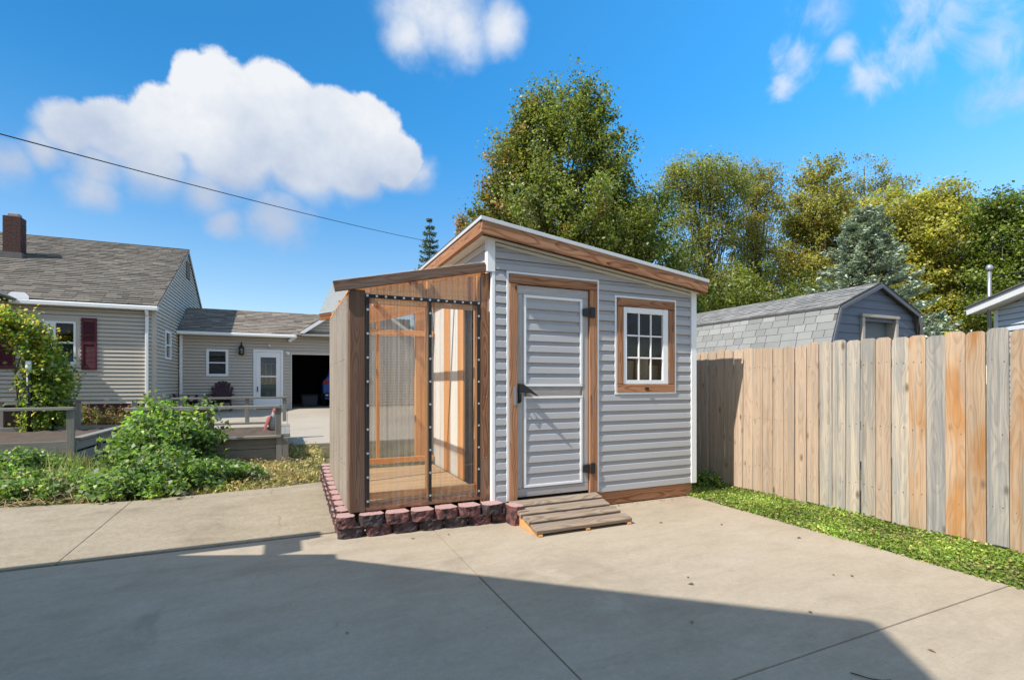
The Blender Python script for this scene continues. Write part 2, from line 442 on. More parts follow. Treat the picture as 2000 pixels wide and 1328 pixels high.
def polycarbonate(name, tint, body, rough, haze, through=0.6, sheen=1.0, streaky=False, dirt_glints=False):
    """clear corrugated sheet: lets light through, with a faint milky body and a sheen"""
    m, t, out = new_mat(name)
    tr = t.new('ShaderNodeBsdfTransparent')
    t.put(tr.inputs[0], tint)
    df = t.new('ShaderNodeBsdfDiffuse')
    if streaky:
        P = pos(t)
        n = t.noise(t.vmath('MULTIPLY', P, (6.0, 6.0, 0.22)), 1.0, 4.0, 0.7)
        n2 = t.noise(P, 3.0, 4.0, 0.6)
        k = t.math('ADD', 0.05, t.math('MULTIPLY', t.math('ADD', t.math('MULTIPLY', n, 0.8), t.math('MULTIPLY', n2, 0.2)), 1.75))
        body = t.mix(1.0, body, t.vmath('SCALE', (1, 1, 1), scale=k), 'MULTIPLY')
    t.put(df.inputs[0], body)
    tl = t.new('ShaderNodeBsdfTranslucent')
    t.put(tl.inputs[0], body)
    m0 = t.new('ShaderNodeMixShader')
    m0.inputs[0].default_value = through
    t.l.new(df.outputs[0], m0.inputs[1])
    t.l.new(tl.outputs[0], m0.inputs[2])
    m1 = t.new('ShaderNodeMixShader')
    if dirt_glints:
        rb = t.noise(t.vmath('MULTIPLY', pos(t), (38.0, 38.0, 0.15)), 1.0, 3.0, 0.75)  # vertical haze lines: dirt plus painted highlights of the corrugation
        t.put(m1.inputs[0], t.math('MULTIPLY', t.smooth(rb, 0.42, 0.72), haze, clamp=True))
    else:
        m1.inputs[0].default_value = haze
    t.l.new(tr.outputs[0], m1.inputs[1])
    t.l.new(m0.outputs[0], m1.inputs[2])
    gl = t.new('ShaderNodeBsdfGlossy')
    gl.inputs['Roughness'].default_value = rough
    m2 = t.new('ShaderNodeMixShader')
    t.put(m2.inputs[0], schlick(t, sheen, 0.05))
    t.l.new(m1.outputs[0], m2.inputs[1])
    t.l.new(gl.outputs[0], m2.inputs[2])
    t.l.new(m2.outputs[0], out.inputs[0])
    return m


POLY = polycarbonate('clear corrugated sheet', (0.97, 0.965, 0.95), (0.92, 0.88, 0.82), 0.10, 0.26, 0.6, 1.9, False, True)
POLY_SIDE = polycarbonate('aged corrugated sheet', (0.95, 0.94, 0.90), (0.70, 0.645, 0.57), 0.25, 0.46, 0.5, 1.0, True)
POLY_ROOF = polycarbonate('corrugated roof sheet', (0.97, 0.96, 0.93), (0.86, 0.83, 0.76), 0.3, 0.13, 0.6, 0.6)


def block_mat(name, face, top):
    """split-faced concrete block: rough mottled skin, lighter moulded sides"""
    m, t, out = new_mat(name)
    co = t.new('ShaderNodeTexCoord').outputs['Object']
    rnd = objrand(t)
    pv = t.vmath('ADD', co, t.vmath('SCALE', (31.0, 17.0, 9.0), scale=rnd))
    a = t.noise(pv, 16.0, 5.0, 0.7)
    b = t.noise(pv, 70.0, 4.0, 0.7)
    tint = t.mix(t.smooth(rnd, 0.45, 0.75), face, (0.075, 0.06, 0.062))
    c = t.mix(t.smooth(a, 0.40, 0.62), tint, (0.045, 0.036, 0.037))
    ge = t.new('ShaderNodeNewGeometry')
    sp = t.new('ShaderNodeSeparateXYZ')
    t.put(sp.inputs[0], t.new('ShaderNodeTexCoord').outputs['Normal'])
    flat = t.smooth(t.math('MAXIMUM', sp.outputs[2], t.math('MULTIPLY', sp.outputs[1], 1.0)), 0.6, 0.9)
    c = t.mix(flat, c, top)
    c = t.mix(1.0, c, t.vmath('SCALE', (1, 1, 1), scale=t.math('ADD', 0.65, t.math('MULTIPLY', b, 0.7))), 'MULTIPLY')
    principled(t, out, c, 0.9, t.math('ADD', a, t.math('MULTIPLY', b, 0.4)), 0.02, 0.5, spec=0.2)
    return m


BLOCK = block_mat('split-faced block', (0.22, 0.095, 0.085), (0.46, 0.29, 0.265))

# ------------------------------------------------------------------ geometry helpers
WM = {}


def setp(o, M, parent):
    o.matrix_basis = M
    WM[o.name] = M.copy()
    if parent is not None:
        o.parent = parent
        o.matrix_parent_inverse = WM[parent.name].inverted()


def link(name, me, mat, parent=None, M=None):
    o = bpy.data.objects.new(name, me)
    col.objects.link(o)
    if mat is not None and not me.materials:
        me.materials.append(mat)
    setp(o, M if M is not None else Matrix.Identity(4), parent)
    return o


def tag(o, label=None, cat=None, group=None, kind=None):
    if label:
        o['label'] = label
    if cat:
        o['category'] = cat
    if group:
        o['group'] = group
    if kind:
        o['kind'] = kind
    return o


def thing(name, loc, label, cat, group=None, rz=0.0):
    o = bpy.data.objects.new(name, None)
    o.empty_display_size = 0.2
    col.objects.link(o)
    setp(o, Matrix.Translation(Vector(loc)) @ Matrix.Rotation(rz, 4, 'Z'), None)
    return tag(o, label, cat, group)


def raw(name, verts, faces, mat, parent=None, M=None, smooth=False):
    me = bpy.data.meshes.new(name)
    me.from_pydata([tuple(v) for v in verts], [], faces)
    me.update()
    if smooth:
        me.polygons.foreach_set('use_smooth', [True] * len(me.polygons))
    return link(name, me, mat, parent, M)


BOXES = {}


def boxmesh(l, w, t, bev, mat):
    key = (round(l, 4), round(w, 4), round(t, 4), round(bev, 4), mat.name)
    if key not in BOXES:
        bm = bmesh.new()
        bmesh.ops.create_cube(bm, size=1.0)
        bmesh.ops.scale(bm, vec=(l, w, t), verts=bm.verts)
        if bev > 0:
            bmesh.ops.bevel(bm, geom=list(bm.edges), offset=min(bev, 0.3 * min(l, w, t)), segments=1, affect='EDGES')
        me = bpy.data.meshes.new('board')
        bm.to_mesh(me)
        bm.free()
        me.materials.append(mat)
        BOXES[key] = me
    return BOXES[key]


def board(name, p0, p1, w, t, mat, parent=None, wdir=(0, 0, 1), bev=0.003):
    """a board whose length runs from p0 to p1 (centre line); w along wdir, t across"""
    p0, p1 = Vector(p0), Vector(p1)
    x = (p1 - p0)
    l = x.length
    x.normalize()
    y = Vector(wdir)
    y = (y - x * y.dot(x)).normalized()
    z = x.cross(y)
    M = Matrix.Translation((p0 + p1) / 2) @ Matrix((x, y, z)).transposed().to_4x4()
    return link(name, boxmesh(l, w, t, bev, mat), mat, parent, M)


def box(name, x0, x1, y0, y1, z0, z1, mat, parent=None, axis=None, bev=0.003):
    """axis-aligned box; the wood grain follows its longest side"""
    d = (x1 - x0, y1 - y0, z1 - z0)
    c = Vector(((x0 + x1) / 2, (y0 + y1) / 2, (z0 + z1) / 2))
    if axis is None:
        axis = 'xyz'[d.index(max(d))]
    if axis == 'x':
        return board(name, c - Vector((d[0] / 2, 0, 0)), c + Vector((d[0] / 2, 0, 0)), d[2], d[1], mat, parent, (0, 0, 1), bev)
    if axis == 'y':
        return board(name, c - Vector((0, d[1] / 2, 0)), c + Vector((0, d[1] / 2, 0)), d[2], d[0], mat, parent, (0, 0, 1), bev)
    return board(name, c - Vector((0, 0, d[2] / 2)), c + Vector((0, 0, d[2] / 2)), d[0], d[1], mat, parent, (1, 0, 0), bev)


def plate(name, poly, thick, mat, parent, M, bev=0.0):
    """a flat polygon (local XY) given thickness along local Z, centred"""
    bm = bmesh.new()
    vs_ = [bm.verts.new((x, y, -thick / 2)) for x, y in poly]
    f = bm.faces.new(vs_)
    r = bmesh.ops.extrude_face_region(bm, geom=[f])
    bmesh.ops.translate(bm, vec=(0, 0, thick), verts=[v for v in r['geom'] if isinstance(v, bmesh.types.BMVert)])
    bmesh.ops.recalc_face_normals(bm, faces=bm.faces)
    if bev:
        bmesh.ops.bevel(bm, geom=list(bm.edges), offset=bev, segments=1, affect='EDGES')
    me = bpy.data.meshes.new(name)
    bm.to_mesh(me)
    bm.free()
    return link(name, me, mat, parent, M)


def tube_data(pts, radii, n=6, V=None, F=None):
    """append a tapered tube to vertex/face lists"""
    V = [] if V is None else V
    F = [] if F is None else F
    pts = [Vector(p) for p in pts]
    base = len(V)
    up = Vector((0.13, 0.31, 0.94))
    for i, p in enumerate(pts):
        d = (pts[min(i + 1, len(pts) - 1)] - pts[max(i - 1, 0)]).normalized()
        a = d.cross(up)
        if a.length < 1e-3:
            a = d.cross(Vector((1, 0, 0)))
        a.normalize()
        b = d.cross(a)
        r = radii[i] if isinstance(radii, (list, tuple)) else radii
        for k in range(n):
            th = 2 * math.pi * k / n
            V.append(p + (a * math.cos(th) + b * math.sin(th)) * r)
    for i in range(len(pts) - 1):
        for k in range(n):
            k2 = (k + 1) % n
            F.append((base + i * n + k, base + i * n + k2, base + (i + 1) * n + k2, base + (i + 1) * n + k))
    F.append(tuple(base + k for k in reversed(range(n))))
    F.append(tuple(base + (len(pts) - 1) * n + k for k in range(n)))
    return V, F


def tube(name, pts, radii, mat, parent=None, n=8):
    V, F = tube_data(pts, radii, n)
    return raw(name, V, F, mat, parent, smooth=True)


def lathe(name, prof, mat, parent, loc, n=16, sx=1.0, sy=1.0, M=None):
    V, F = [], []
    for r, z in prof:
        for k in range(n):
            a = 2 * math.pi * k / n
            V.append((r * math.cos(a) * sx, r * math.sin(a) * sy, z))
    for i in range(len(prof) - 1):
        for k in range(n):
            F.append((i * n + k, i * n + (k + 1) % n, (i + 1) * n + (k + 1) % n, (i + 1) * n + k))
    F.append(tuple(reversed(range(n))))
    F.append(tuple((len(prof) - 1) * n + k for k in range(n)))
    MM = Matrix.Translation(Vector(loc))
    if M is not None:
        MM = MM @ M
    return raw(name, V, F, mat, parent, MM, smooth=True)


DUTCH = [(0.0, 0.0185), (0.03, 0.020), (0.56, 0.0155), (0.64, 0.008), (0.71, 0.001), (1.0, -0.002)]
LAP = [(0.0, 0.028), (0.80, 0.006), (0.82, -0.018), (1.0, -0.018)]


def lap_data(o, u, nrm, width, z0, z1, course, prof, holes=(), V=None, F=None, zoff=None):
    """lapped siding courses as strips; o is the wall's lower corner, u along it, nrm outward"""
    V = [] if V is None else V
    F = [] if F is None else F
    o, u, nrm = Vector(o), Vector(u), Vector(nrm)
    zb = z0 if zoff is None else zoff
    n0 = int(math.floor((z0 - zb) / course + 1e-6))
    n1 = int(math.ceil((z1 - zb) / course - 1e-6))

    def off(t):
        for (a, x), (b, y) in zip(prof, prof[1:]):
            if a <= t <= b:
                return x + (y - x) * (t - a) / (b - a)
        return prof[-1][1]

    def quad(u0, u1, za, oa, zb_, ob):
        i = len(V)
        for uu, zz, oo in ((u0, za, oa), (u1, za, oa), (u1, zb_, ob), (u0, zb_, ob)):
            V.append(o + u * uu + nrm * oo + Vector((0, 0, zz - o.z)))
        F.append((i, i + 1, i + 2, i + 3))

    for k in range(n0, n1):
        c0 = zb + k * course
        br = {max(z0, c0), min(z1, c0 + course)}
        for t, _ in prof:
            z = c0 + t * course
            if z0 < z < z1:
                br.add(z)
        for h in holes:
            for z in (h[2], h[3]):
                if max(z0, c0) < z < min(z1, c0 + course):
                    br.add(z)
        br = sorted(br)

        def spans(zm):
            sp = [(0.0, width)]
            for h in holes:
                if h[2] < zm < h[3]:
                    ns = []
                    for a, b in sp:
                        if h[0] > a:
                            ns.append((a, min(b, h[0])))
                        if h[1] < b:
                            ns.append((max(a, h[1]), b))
                    sp = [(a, b) for a, b in ns if b - a > 1e-4]
            return sp
        for za, zc in zip(br, br[1:]):
            for a, b in spans((za + zc) / 2):
                quad(a, b, za, off((za - c0) / course), zc, off((zc - c0) / course))
        if c0 > z0 + 1e-6:
            for a, b in spans(c0 + 1e-4):
                quad(a, b, c0, prof[-1][1], c0, off(0.0))
    return V, F


def clip_mesh(o, planes):
    """cut a mesh object (identity matrix) by planes (co, no); the side the normal points to goes"""
    bm = bmesh.new()
    bm.from_mesh(o.data)
    for co, no in planes:
        geom = list(bm.verts) + list(bm.edges) + list(bm.faces)
        bmesh.ops.bisect_plane(bm, geom=geom, plane_co=co, plane_no=no, clear_outer=True)
    bm.to_mesh(o.data)
    n = len(bm.faces)
    bm.free()
    return n


def tint_faces(me, cols):
    """per-face colour attribute 'tint'"""
    at = me.attributes.new('tint', 'FLOAT_COLOR', 'FACE')
    c = np.ones((len(me.polygons), 4), dtype=np.float32)
    c[:, :3] = np.asarray(cols, dtype=np.float32)
    at.data.foreach_set('color', c.ravel())


def np_mesh(name, verts, quads, cols, mat, parent=None, M=None, smooth=False):
    me = bpy.data.meshes.new(name)
    nv, nf = len(verts), len(quads)
    me.vertices.add(nv)
    me.vertices.foreach_set('co', np.asarray(verts, dtype=np.float32).ravel())
    k = quads.shape[1]
    me.loops.add(nf * k)
    me.loops.foreach_set('vertex_index', quads.astype(np.int32).ravel())
    me.polygons.add(nf)
    me.polygons.foreach_set('loop_start', np.arange(0, nf * k, k, dtype=np.int32))
    me.polygons.foreach_set('loop_total', np.full(nf, k, dtype=np.int32))
    me.update(calc_edges=True)
    if smooth:
        me.polygons.foreach_set('use_smooth', np.ones(nf, dtype=bool))
    tint_faces(me, cols)
    return link(name, me, mat, parent, M)


def unit(a):
    return a / np.maximum(np.linalg.norm(a, axis=1, keepdims=True), 1e-9)


def leaf_quads(P, N, size, aspect, cols, rng, fold=0.18, along=None):
    """one folded diamond per leaf"""
    n = len(P)
    a = rng.normal(size=(n, 3)) if along is None else along
    a = unit(a - N * np.sum(a * N, axis=1, keepdims=True))
    b = np.cross(N, a)
    s = size[:, None]
    w = s * aspect
    v0 = P - a * s * 0.5
    v2 = P + a * s * 0.5
    v1 = P + b * w * 0.5 + N * s * fold - a * s * 0.06
    v3 = P - b * w * 0.5 + N * s * fold - a * s * 0.06
    V = np.stack([v0, v1, v2, v3], axis=1).reshape(-1, 3)
    Q = np.arange(4 * n).reshape(n, 4)
    return V, Q, cols


def shingles(name, o, u, v, width, length, expo, tab, cols, parent, rng, thick=0.008, mat=None, clipfn=None):
    """courses of tabs, each with its own lift and shade, as one mesh"""
    o, u, v = Vector(o), Vector(u).normalized(), Vector(v).normalized()
    nrm = u.cross(v).normalized()
    if nrm.z < 0:
        nrm = -nrm
    V, F, C = [], [], []
    rows = int(length / expo)
    for r in range(rows + 1):
        v0 = r * expo
        v1 = min(length, v0 + expo * 1.25)
        if v0 >= length - 0.01:
            break
        x = -rng.random() * tab
        while x < width:
            w = tab * (0.75 + 0.5 * rng.random())
            a, b = max(0.0, x), min(width, x + w - 0.006)
            x += w
            if b - a < 0.02:
                continue
            if clipfn and not clipfn((a + b) / 2, v0):
                continue
            h0 = thick * (0.9 + 0.8 * rng.random())
            jit = (rng.random() - 0.5) * 0.012
            i = len(V)
            p = [o + u * a + v * (v0 + jit) + nrm * h0, o + u * b + v * (v0 + jit) + nrm * h0, o + u * b + v * v1 + nrm * 0.002, o + u * a + v * v1 + nrm * 0.002,
                 o + u * a + v * (v0 + jit), o + u * b + v * (v0 + jit)]
            V += p
            F += [(i, i + 1, i + 2, i + 3), (i + 4, i + 5, i + 1, i)]
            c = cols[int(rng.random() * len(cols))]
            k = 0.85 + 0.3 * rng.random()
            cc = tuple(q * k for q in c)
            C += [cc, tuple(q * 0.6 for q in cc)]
    me = bpy.data.meshes.new(name)
    me.from_pydata(V, [], F)
    me.update()
    tint_faces(me, C)
    ob = link(name, me, mat or SHINGLE, parent)
    ob['kind'] = 'stuff'
    return ob


def ground_z(y):
    return 0.036 * min(max(y - 5.0, 0.0), 14.0)


# ------------------------------------------------------------------ ground, slabs
ys = [-600, -40, 0, 5, 7, 9, 12, 15, 19, 30, 60, 200, 600]
xs = [-600, -60, -20, -8, -4, 0, 4, 8, 20, 60, 600]
V = [(x, y, ground_z(y) - 0.055) for y in ys for x in xs]
nx = len(xs)
F = [(j * nx + i, j * nx + i + 1, (j + 1) * nx + i + 1, (j + 1) * nx + i) for j in range(len(ys) - 1) for i in range(nx - 1)]
m, t, out = new_mat('yard ground')
P_ = pos(t)
a_ = t.noise(P_, 1.3, 6.0, 0.65, 0.5)
b_ = t.noise(P_, 22.0, 5.0, 0.7)
c_ = t.ramp(t.math('ADD', t.math('MULTIPLY', a_, 0.6), t.math('MULTIPLY', b_, 0.4)), [(0.3, (0.045, 0.05, 0.02)), (0.48, (0.11, 0.095, 0.045)), (0.56, (0.20, 0.165, 0.085)), (0.7, (0.065, 0.085, 0.028))])
principled(t, out, c_, 0.95, b_, 0.03, 0.8, spec=0.1)
tag(raw('ground', V, F, MATS['yard ground']), kind='structure')

pad = thing('concrete_pad', (1.5, 2.0, -0.05), None, None)
pad['kind'] = 'structure'
GAP = 0.003


def slab(x0, x1, y0, y1, zfun, mat, parent, th=0.05, pts=None, name='slab', bev=0.003):
    g = GAP
    poly = pts or [(x0 + g, y0 + g), (x1 - g, y0 + g), (x1 - g, y1 - g), (x0 + g, y1 - g)]
    bm = bmesh.new()
    top = [bm.verts.new((x, y, zfun(y))) for x, y in poly]
    f = bm.faces.new(top)
    if f.normal.z < 0:
        f.normal_flip()
    r = bmesh.ops.extrude_face_region(bm, geom=[f])
    bmesh.ops.translate(bm, vec=(0, 0, -th), verts=[q for q in r['geom'] if isinstance(q, bmesh.types.BMVert)])
    bmesh.ops.recalc_face_normals(bm, faces=bm.faces)
    ed = [e for e in bm.edges if all(abs(q.co.z - zfun(q.co.y)) < 1e-5 for q in e.verts)]
    bmesh.ops.bevel(bm, geom=ed, offset=bev, segments=2, affect='EDGES')
    me = bpy.data.meshes.new(name)
    bm.to_mesh(me)
    bm.free()
    return link(name, me, mat, parent)


flat = lambda y: 0.0
slab(1.26, 4.56, 1.70, 4.86, flat, CONC, pad)
slab(-2.2, 1.26, 1.70, 4.90, flat, CONC, pad)
slab(1.26, 4.56, -1.6, 1.70, flat, CONC, pad)
slab(-2.2, 1.26, -1.6, 1.70, flat, CONC, pad)
slab(-5.6, -2.2, 1.70, 4.93, flat, CONC, pad)
for x0, x1 in ((-2.2, 1.26), (1.26, 4.56)):
    slab(x0, x1, -6.0, -1.6, flat, CONC, pad)
old = thing('old_walk', (-1.5, 6.0, 0), None, None)
old['kind'] = 'structure'
oz = lambda y: ground_z(y) + 0.002
slab(0, 0, 0, 0, oz, CONC_OLD, old, pts=[(-1.637, 4.945), (0.62, 4.925), (0.60, 7.15), (-0.1, 6.98), (-1.607, 6.86)], bev=0.002)
slab(0, 0, 0, 0, oz, CONC_OLD, old, pts=[(-5.6, 4.965), (-1.642, 4.945), (-1.612, 6.86), (-2.6, 7.0), (-5.6, 7.6)], bev=0.002)
drv = thing('driveway', (1.0, 14.5, 0.3), None, None)
drv['kind'] = 'structure'
for (x0, x1, y0, y1) in ((-0.02, 3.4, 10.55, 14.6), (-3.2, -0.02, 12.6, 14.6), (-0.02, 3.4, 14.6, 18.85), (-3.2, -0.02, 14.6, 18.85), (3.4, 7.0, 10.55, 14.6), (3.4, 7.0, 14.6, 18.85)):
    slab(x0, x1, y0, y1, oz, CONC_FAR, drv)

# ------------------------------------------------------------------ garden shed
FY = 4.53                                     # front of the fascia
shed = thing('garden_shed', (3.25, 5.9, 0.0), 'grey lap-sided garden shed with a mono-pitch roof, plank door and nine-pane window', 'shed')
SL = 0.1246


def roof_top(x):                              # top of the fascia board
    return 3.002 - SL * (x - 1.725)


def under(x):
    return roof_top(x) - 0.127


BX0, BX1, BY1 = 1.90, 4.60, 7.15
COURSE = 0.1143
ZB = 0.165
cut = [((0, 0, under(0) - 0.035), (SL, 0, 1.0))]
openings = [(2.056, 3.195, 0.0, 2.562), (3.412, 4.318, 1.268, 2.409)]
strips = [(1.932, 2.056, 'n'), (3.195, 3.412, 'n'), (4.318, 4.556, 'n')]


def siding_board(x0, x1, za, zb, y=4.70, k=0, clip=True):
    Vq, Fq = lap_data((x0, y, za), (1, 0, 0), (0, -1, 0), x1 - x0, za, zb, COURSE, DUTCH, zoff=ZB + k * COURSE)
    ob = raw('siding_board', Vq, Fq, VINYL_GREY, shed)
    if clip and clip_mesh(ob, cut) == 0:
        bpy.data.objects.remove(ob)
        return None
    return ob


k = 0
while ZB + k * COURSE < 2.9:
    za, zb = ZB + k * COURSE, ZB + (k + 1) * COURSE
    # split each course at the openings; partial courses stop at the opening's edge
    segs = []
    for a, b, lo, hi in ((1.932, 2.056, 0, 9), (2.056, 3.195, 2.562, 9), (3.195, 3.412, 0, 9), (3.412, 4.318, 0, 1.268), (3.412, 4.318, 2.409, 9), (4.318, 4.556, 0, 9)):
        l, h = max(za, lo), min(zb, hi)
        if h - l > 0.004:
            segs.append((a, b, round(l, 5), round(h, 5)))
    segs.sort()
    merged = []
    for s in segs:
        if merged and abs(merged[-1][1] - s[0]) < 1e-6 and merged[-1][2:] == s[2:]:
            merged[-1] = (merged[-1][0], s[1], s[2], s[3])
        else:
            merged.append(s)
    for a, b, l, h in merged:
        siding_board(a, b, l, h, 4.70, k)
    k += 1

# frame of the body: front backing with the openings left free, other walls
def wall_panel(name, x0, x1, z0, z1, y0, y1, mat, clip=True):
    o = box(name, x0, x1, y0, y1, z0, z1, mat, shed, bev=0)
    return o


for x0, x1, z0, z1 in ((1.905, 2.09, 0.16, 2.86), (3.16, 3.45, 0.16, 2.70), (4.28, 4.60, 0.16, 2.52), (2.09, 3.16, 2.53, 2.71), (3.45, 4.28, 0.16, 1.30), (3.45, 4.28, 2.38, 2.54)):
    box('wall_panel', x0, x1, 4.703, 4.76, z0, z1, SHED_IN, shed, bev=0)
box('wall_panel', 4.545, 4.60, 4.765, BY1, 0.16, 2.515, SHED_IN, shed, bev=0)
box('wall_panel', 1.905, 4.60, BY1 + 0.002, BY1 + 0.06, 0.16, 2.51, SHED_IN, shed, bev=0)
Vq, Fq = lap_data((4.602, 4.70, 0.165), (0, 1, 0), (1, 0, 0), BY1 - 4.70, 0.165, 2.52, COURSE, DUTCH)
tag(raw('side_siding', Vq, Fq, VINYL_GREY, shed), kind='stuff')
box('floor', 1.905, 4.60, 4.72, BY1, 0.10, 0.155, SHED_IN, shed, bev=0)
# side towards the greenhouse: white panels between studs, a doorway left open near the front
for y0, y1 in ((5.775, 6.075), (6.36, 6.74), (6.745, 7.12)):
    box('lining_panel', 1.885, 1.903, y0, y1, 0.25, 2.60, WHITE_WALL, shed, bev=0.001)
for y0, y1 in ((5.555, 5.655), (5.66, 5.77), (6.08, 6.215), (6.22, 6.355)):
    box('stud', 1.880, 1.903, y0, y1, 0.25, 2.60, PINE_IN, shed)
box('stud', 1.865, 1.905, 5.09, 5.16, 0.25, 2.60, PINE_IN, shed)
box('lintel', 1.868, 1.905, 5.165, 5.55, 2.36, 2.60, PINE_IN, shed)
box('lining_panel', 1.885, 1.903, 4.80, 5.085, 0.25, 2.60, WHITE_WALL, shed, bev=0.001)
# upper left wall above the lean-to
box('upper_panel', 1.878, 1.903, 4.765, BY1, 2.62, 2.845, VINYL_GREY, shed, bev=0)
box('frieze', 1.862, 1.876, 4.77, BY1, 2.79, 2.85, CREAM, shed)
box('flashing', 1.855, 1.874, 4.77, BY1, 2.605, 2.66, WHITE, shed)

# trims
box('corner_trim', 1.840, 1.929, 4.676, 4.745, 2.535, 2.872, WHITE, shed)
box('corner_trim', 1.893, 1.930, 4.682, 4.74, 0.165, 2.533, WHITE, shed)
box('corner_trim', 4.556, 4.642, 4.672, 4.75, 0.16, 2.545, WHITE, shed)
board('frieze', (1.935, 4.690, under(1.935) - 0.026), (4.62, 4.690, under(4.62) - 0.026), 0.03, 0.018, CREAM, shed)
box('sill_board', 3.20, 4.60, 4.708, 4.75, 0.012, 0.158, CEDAR, shed)
box('sill_board', 1.95, 3.195, 4.712, 4.752, 0.012, 0.156, CEDAR, shed)
# door opening: white edge trim, cedar casing
DT0, DT1, DTZ = 2.056, 3.195, 2.562
box('door_trim', DT0, DT0 + 0.026, 4.678, 4.71, 0.175, DTZ, WHITE, shed)
box('door_trim', DT1 - 0.026, DT1, 4.678, 4.71, 0.175, DTZ, WHITE, shed)
box('door_trim', DT0 + 0.027, DT1 - 0.027, 4.678, 4.71, DTZ - 0.026, DTZ, WHITE, shed)
box('door_casing', 2.084, 3.167, 4.668, 4.715, 2.437, 2.534, CEDAR, shed)
box('door_casing', 2.084, 2.174, 4.666, 4.715, 0.165, 2.433, CEDAR, shed)
box('door_casing', 3.066, 3.167, 4.666, 4.715, 0.175, 2.433, CEDAR, shed)
# the door
door = box('door', 2.182, 3.060, 4.714, 4.742, 0.20, 2.428, WHITEWASH, shed, bev=0)
DY0, DY1 = 4.694, 4.713
box('rail', 2.182, 3.060, DY0, DY1, 2.335, 2.428, WHITEWASH, door)
box('stile', 2.182, 2.252, DY0, DY1, 0.292, 2.332, DOORWOOD, door)
box('stile', 2.985, 3.060, DY0, DY1, 0.292, 2.332, DOORWOOD, door)
box('rail', 2.182, 3.060, DY0, DY1, 0.202, 0.289, DOORWOOD, door)
box('rail', 2.29, 2.95, DY0, DY1, 1.262, 1.362, DOORWOOD, door)
for x0, x1, z0, z1 in ((2.255, 2.981, 2.302, 2.331), (2.255, 2.285, 1.388, 2.30), (2.952, 2.981, 1.388, 2.30), (2.255, 2.981, 1.364, 1.386),
                       (2.255, 2.981, 1.236, 1.259), (2.255, 2.285, 0.327, 1.234), (2.952, 2.981, 0.327, 1.234), (2.255, 2.981, 0.297, 0.325)):
    box('panel_trim', x0, x1, DY0 - 0.008, DY1, z0, z1, WHITE, door, bev=0.002)
for za, zb in ((0.326, 1.235), (1.387, 2.301)):
    kk = 0
    while za + kk * COURSE < zb - 0.01:
        l, h = za + kk * COURSE, min(zb, za + (kk + 1) * COURSE)
        Vq, Fq = lap_data((2.286, 4.713, l), (1, 0, 0), (0, -1, 0), 0.665, l, h, COURSE, DUTCH)
        raw('siding_board', Vq, Fq, VINYL_GREY, door)
        kk += 1
# latch: back plate, pull and thumb lever
lat = box('latch', 2.19, 2.218, 4.680, 4.693, 1.19, 1.392, BLACK, door)
raw('lever', [(2.186, 4.680, 1.392), (2.186, 4.680, 1.298), (2.236, 4.655, 1.392), (2.236, 4.655, 1.298), (2.30, 4.612, 1.335), (2.30, 4.612, 1.296), (2.372, 4.588, 1.272), (2.372, 4.588, 1.258),
               (2.186, 4.693, 1.392), (2.186, 4.693, 1.298), (2.240, 4.672, 1.392), (2.240, 4.672, 1.298), (2.31, 4.632, 1.335), (2.31, 4.632, 1.296), (2.376, 4.60, 1.272), (2.376, 4.60, 1.258)],
    [(0, 1, 3, 2), (2, 3, 5, 4), (4, 5, 7, 6), (8, 10, 11, 9), (10, 12, 13, 11), (12, 14, 15, 13), (0, 2, 10, 8), (2, 4, 12, 10), (4, 6, 14, 12), (1, 9, 11, 3), (3, 11, 13, 5), (5, 13, 15, 7), (6, 7, 15, 14), (0, 8, 9, 1)], BLACK, lat)
tube('pull', [(2.204, 4.678, 1.30), (2.204, 4.645, 1.29), (2.204, 4.645, 1.21), (2.204, 4.678, 1.20)], 0.008, BLACK, lat)
box('strike_plate', 2.130, 2.160, 4.660, 4.6655, 1.17, 1.36, GALV, shed, bev=0.001)
for z in (2.185, 0.45):
    hg = box('hinge', 3.066, 3.128, 4.650, 4.665, z - 0.058, z + 0.058, BLACK, shed)
    plate('hinge_leaf', [(0, -0.05), (0.085, -0.038), (0.085, 0.038), (0, 0.05)], 0.02, BLACK, hg, Matrix.Translation((3.062, 4.676, z)) @ Matrix(((-1, 0, 0), (0, 0, -1), (0, 1, 0))).to_4x4(), 0.003)
# window: trim, casing, sash with nine panes
wx0, wx1, wz0, wz1 = 3.412, 4.318, 1.268, 2.409
for a in ((wx0, wx0 + 0.026, wz0, wz1), (wx1 - 0.026, wx1, wz0, wz1), (wx0 + 0.027, wx1 - 0.027, wz0, wz0 + 0.026), (wx0 + 0.027, wx1 - 0.027, wz1 - 0.026, wz1)):
    box('window_trim', a[0], a[1], 4.678, 4.71, a[2], a[3], WHITE, shed)
for x0, x1, z0, z1 in ((3.440, 4.290, 2.285, 2.381), (3.440, 4.290, 1.296, 1.384), (3.440, 3.528, 1.390, 2.278), (4.196, 4.290, 1.390, 2.278)):
    box('window_casing', x0, x1, 4.668, 4.715, z0, z1, CEDAR, shed)
box('window_latch', 3.83, 3.885, 4.655, 4.667, 1.318, 1.348, BRONZE, shed)
sash = thing('window_sash', (3.86, 4.69, 1.38), None, None)
setp(sash, WM[sash.name], shed)
for x0, x1, z0, z1 in ((3.530, 3.580, 1.388, 2.282), (4.112, 4.192, 1.388, 2.282), (3.582, 4.110, 2.215, 2.282), (3.582, 4.110, 1.388, 1.434)):
    box('sash_rail', x0, x1, 4.676, 4.712, z0, z1, WHITE, sash)
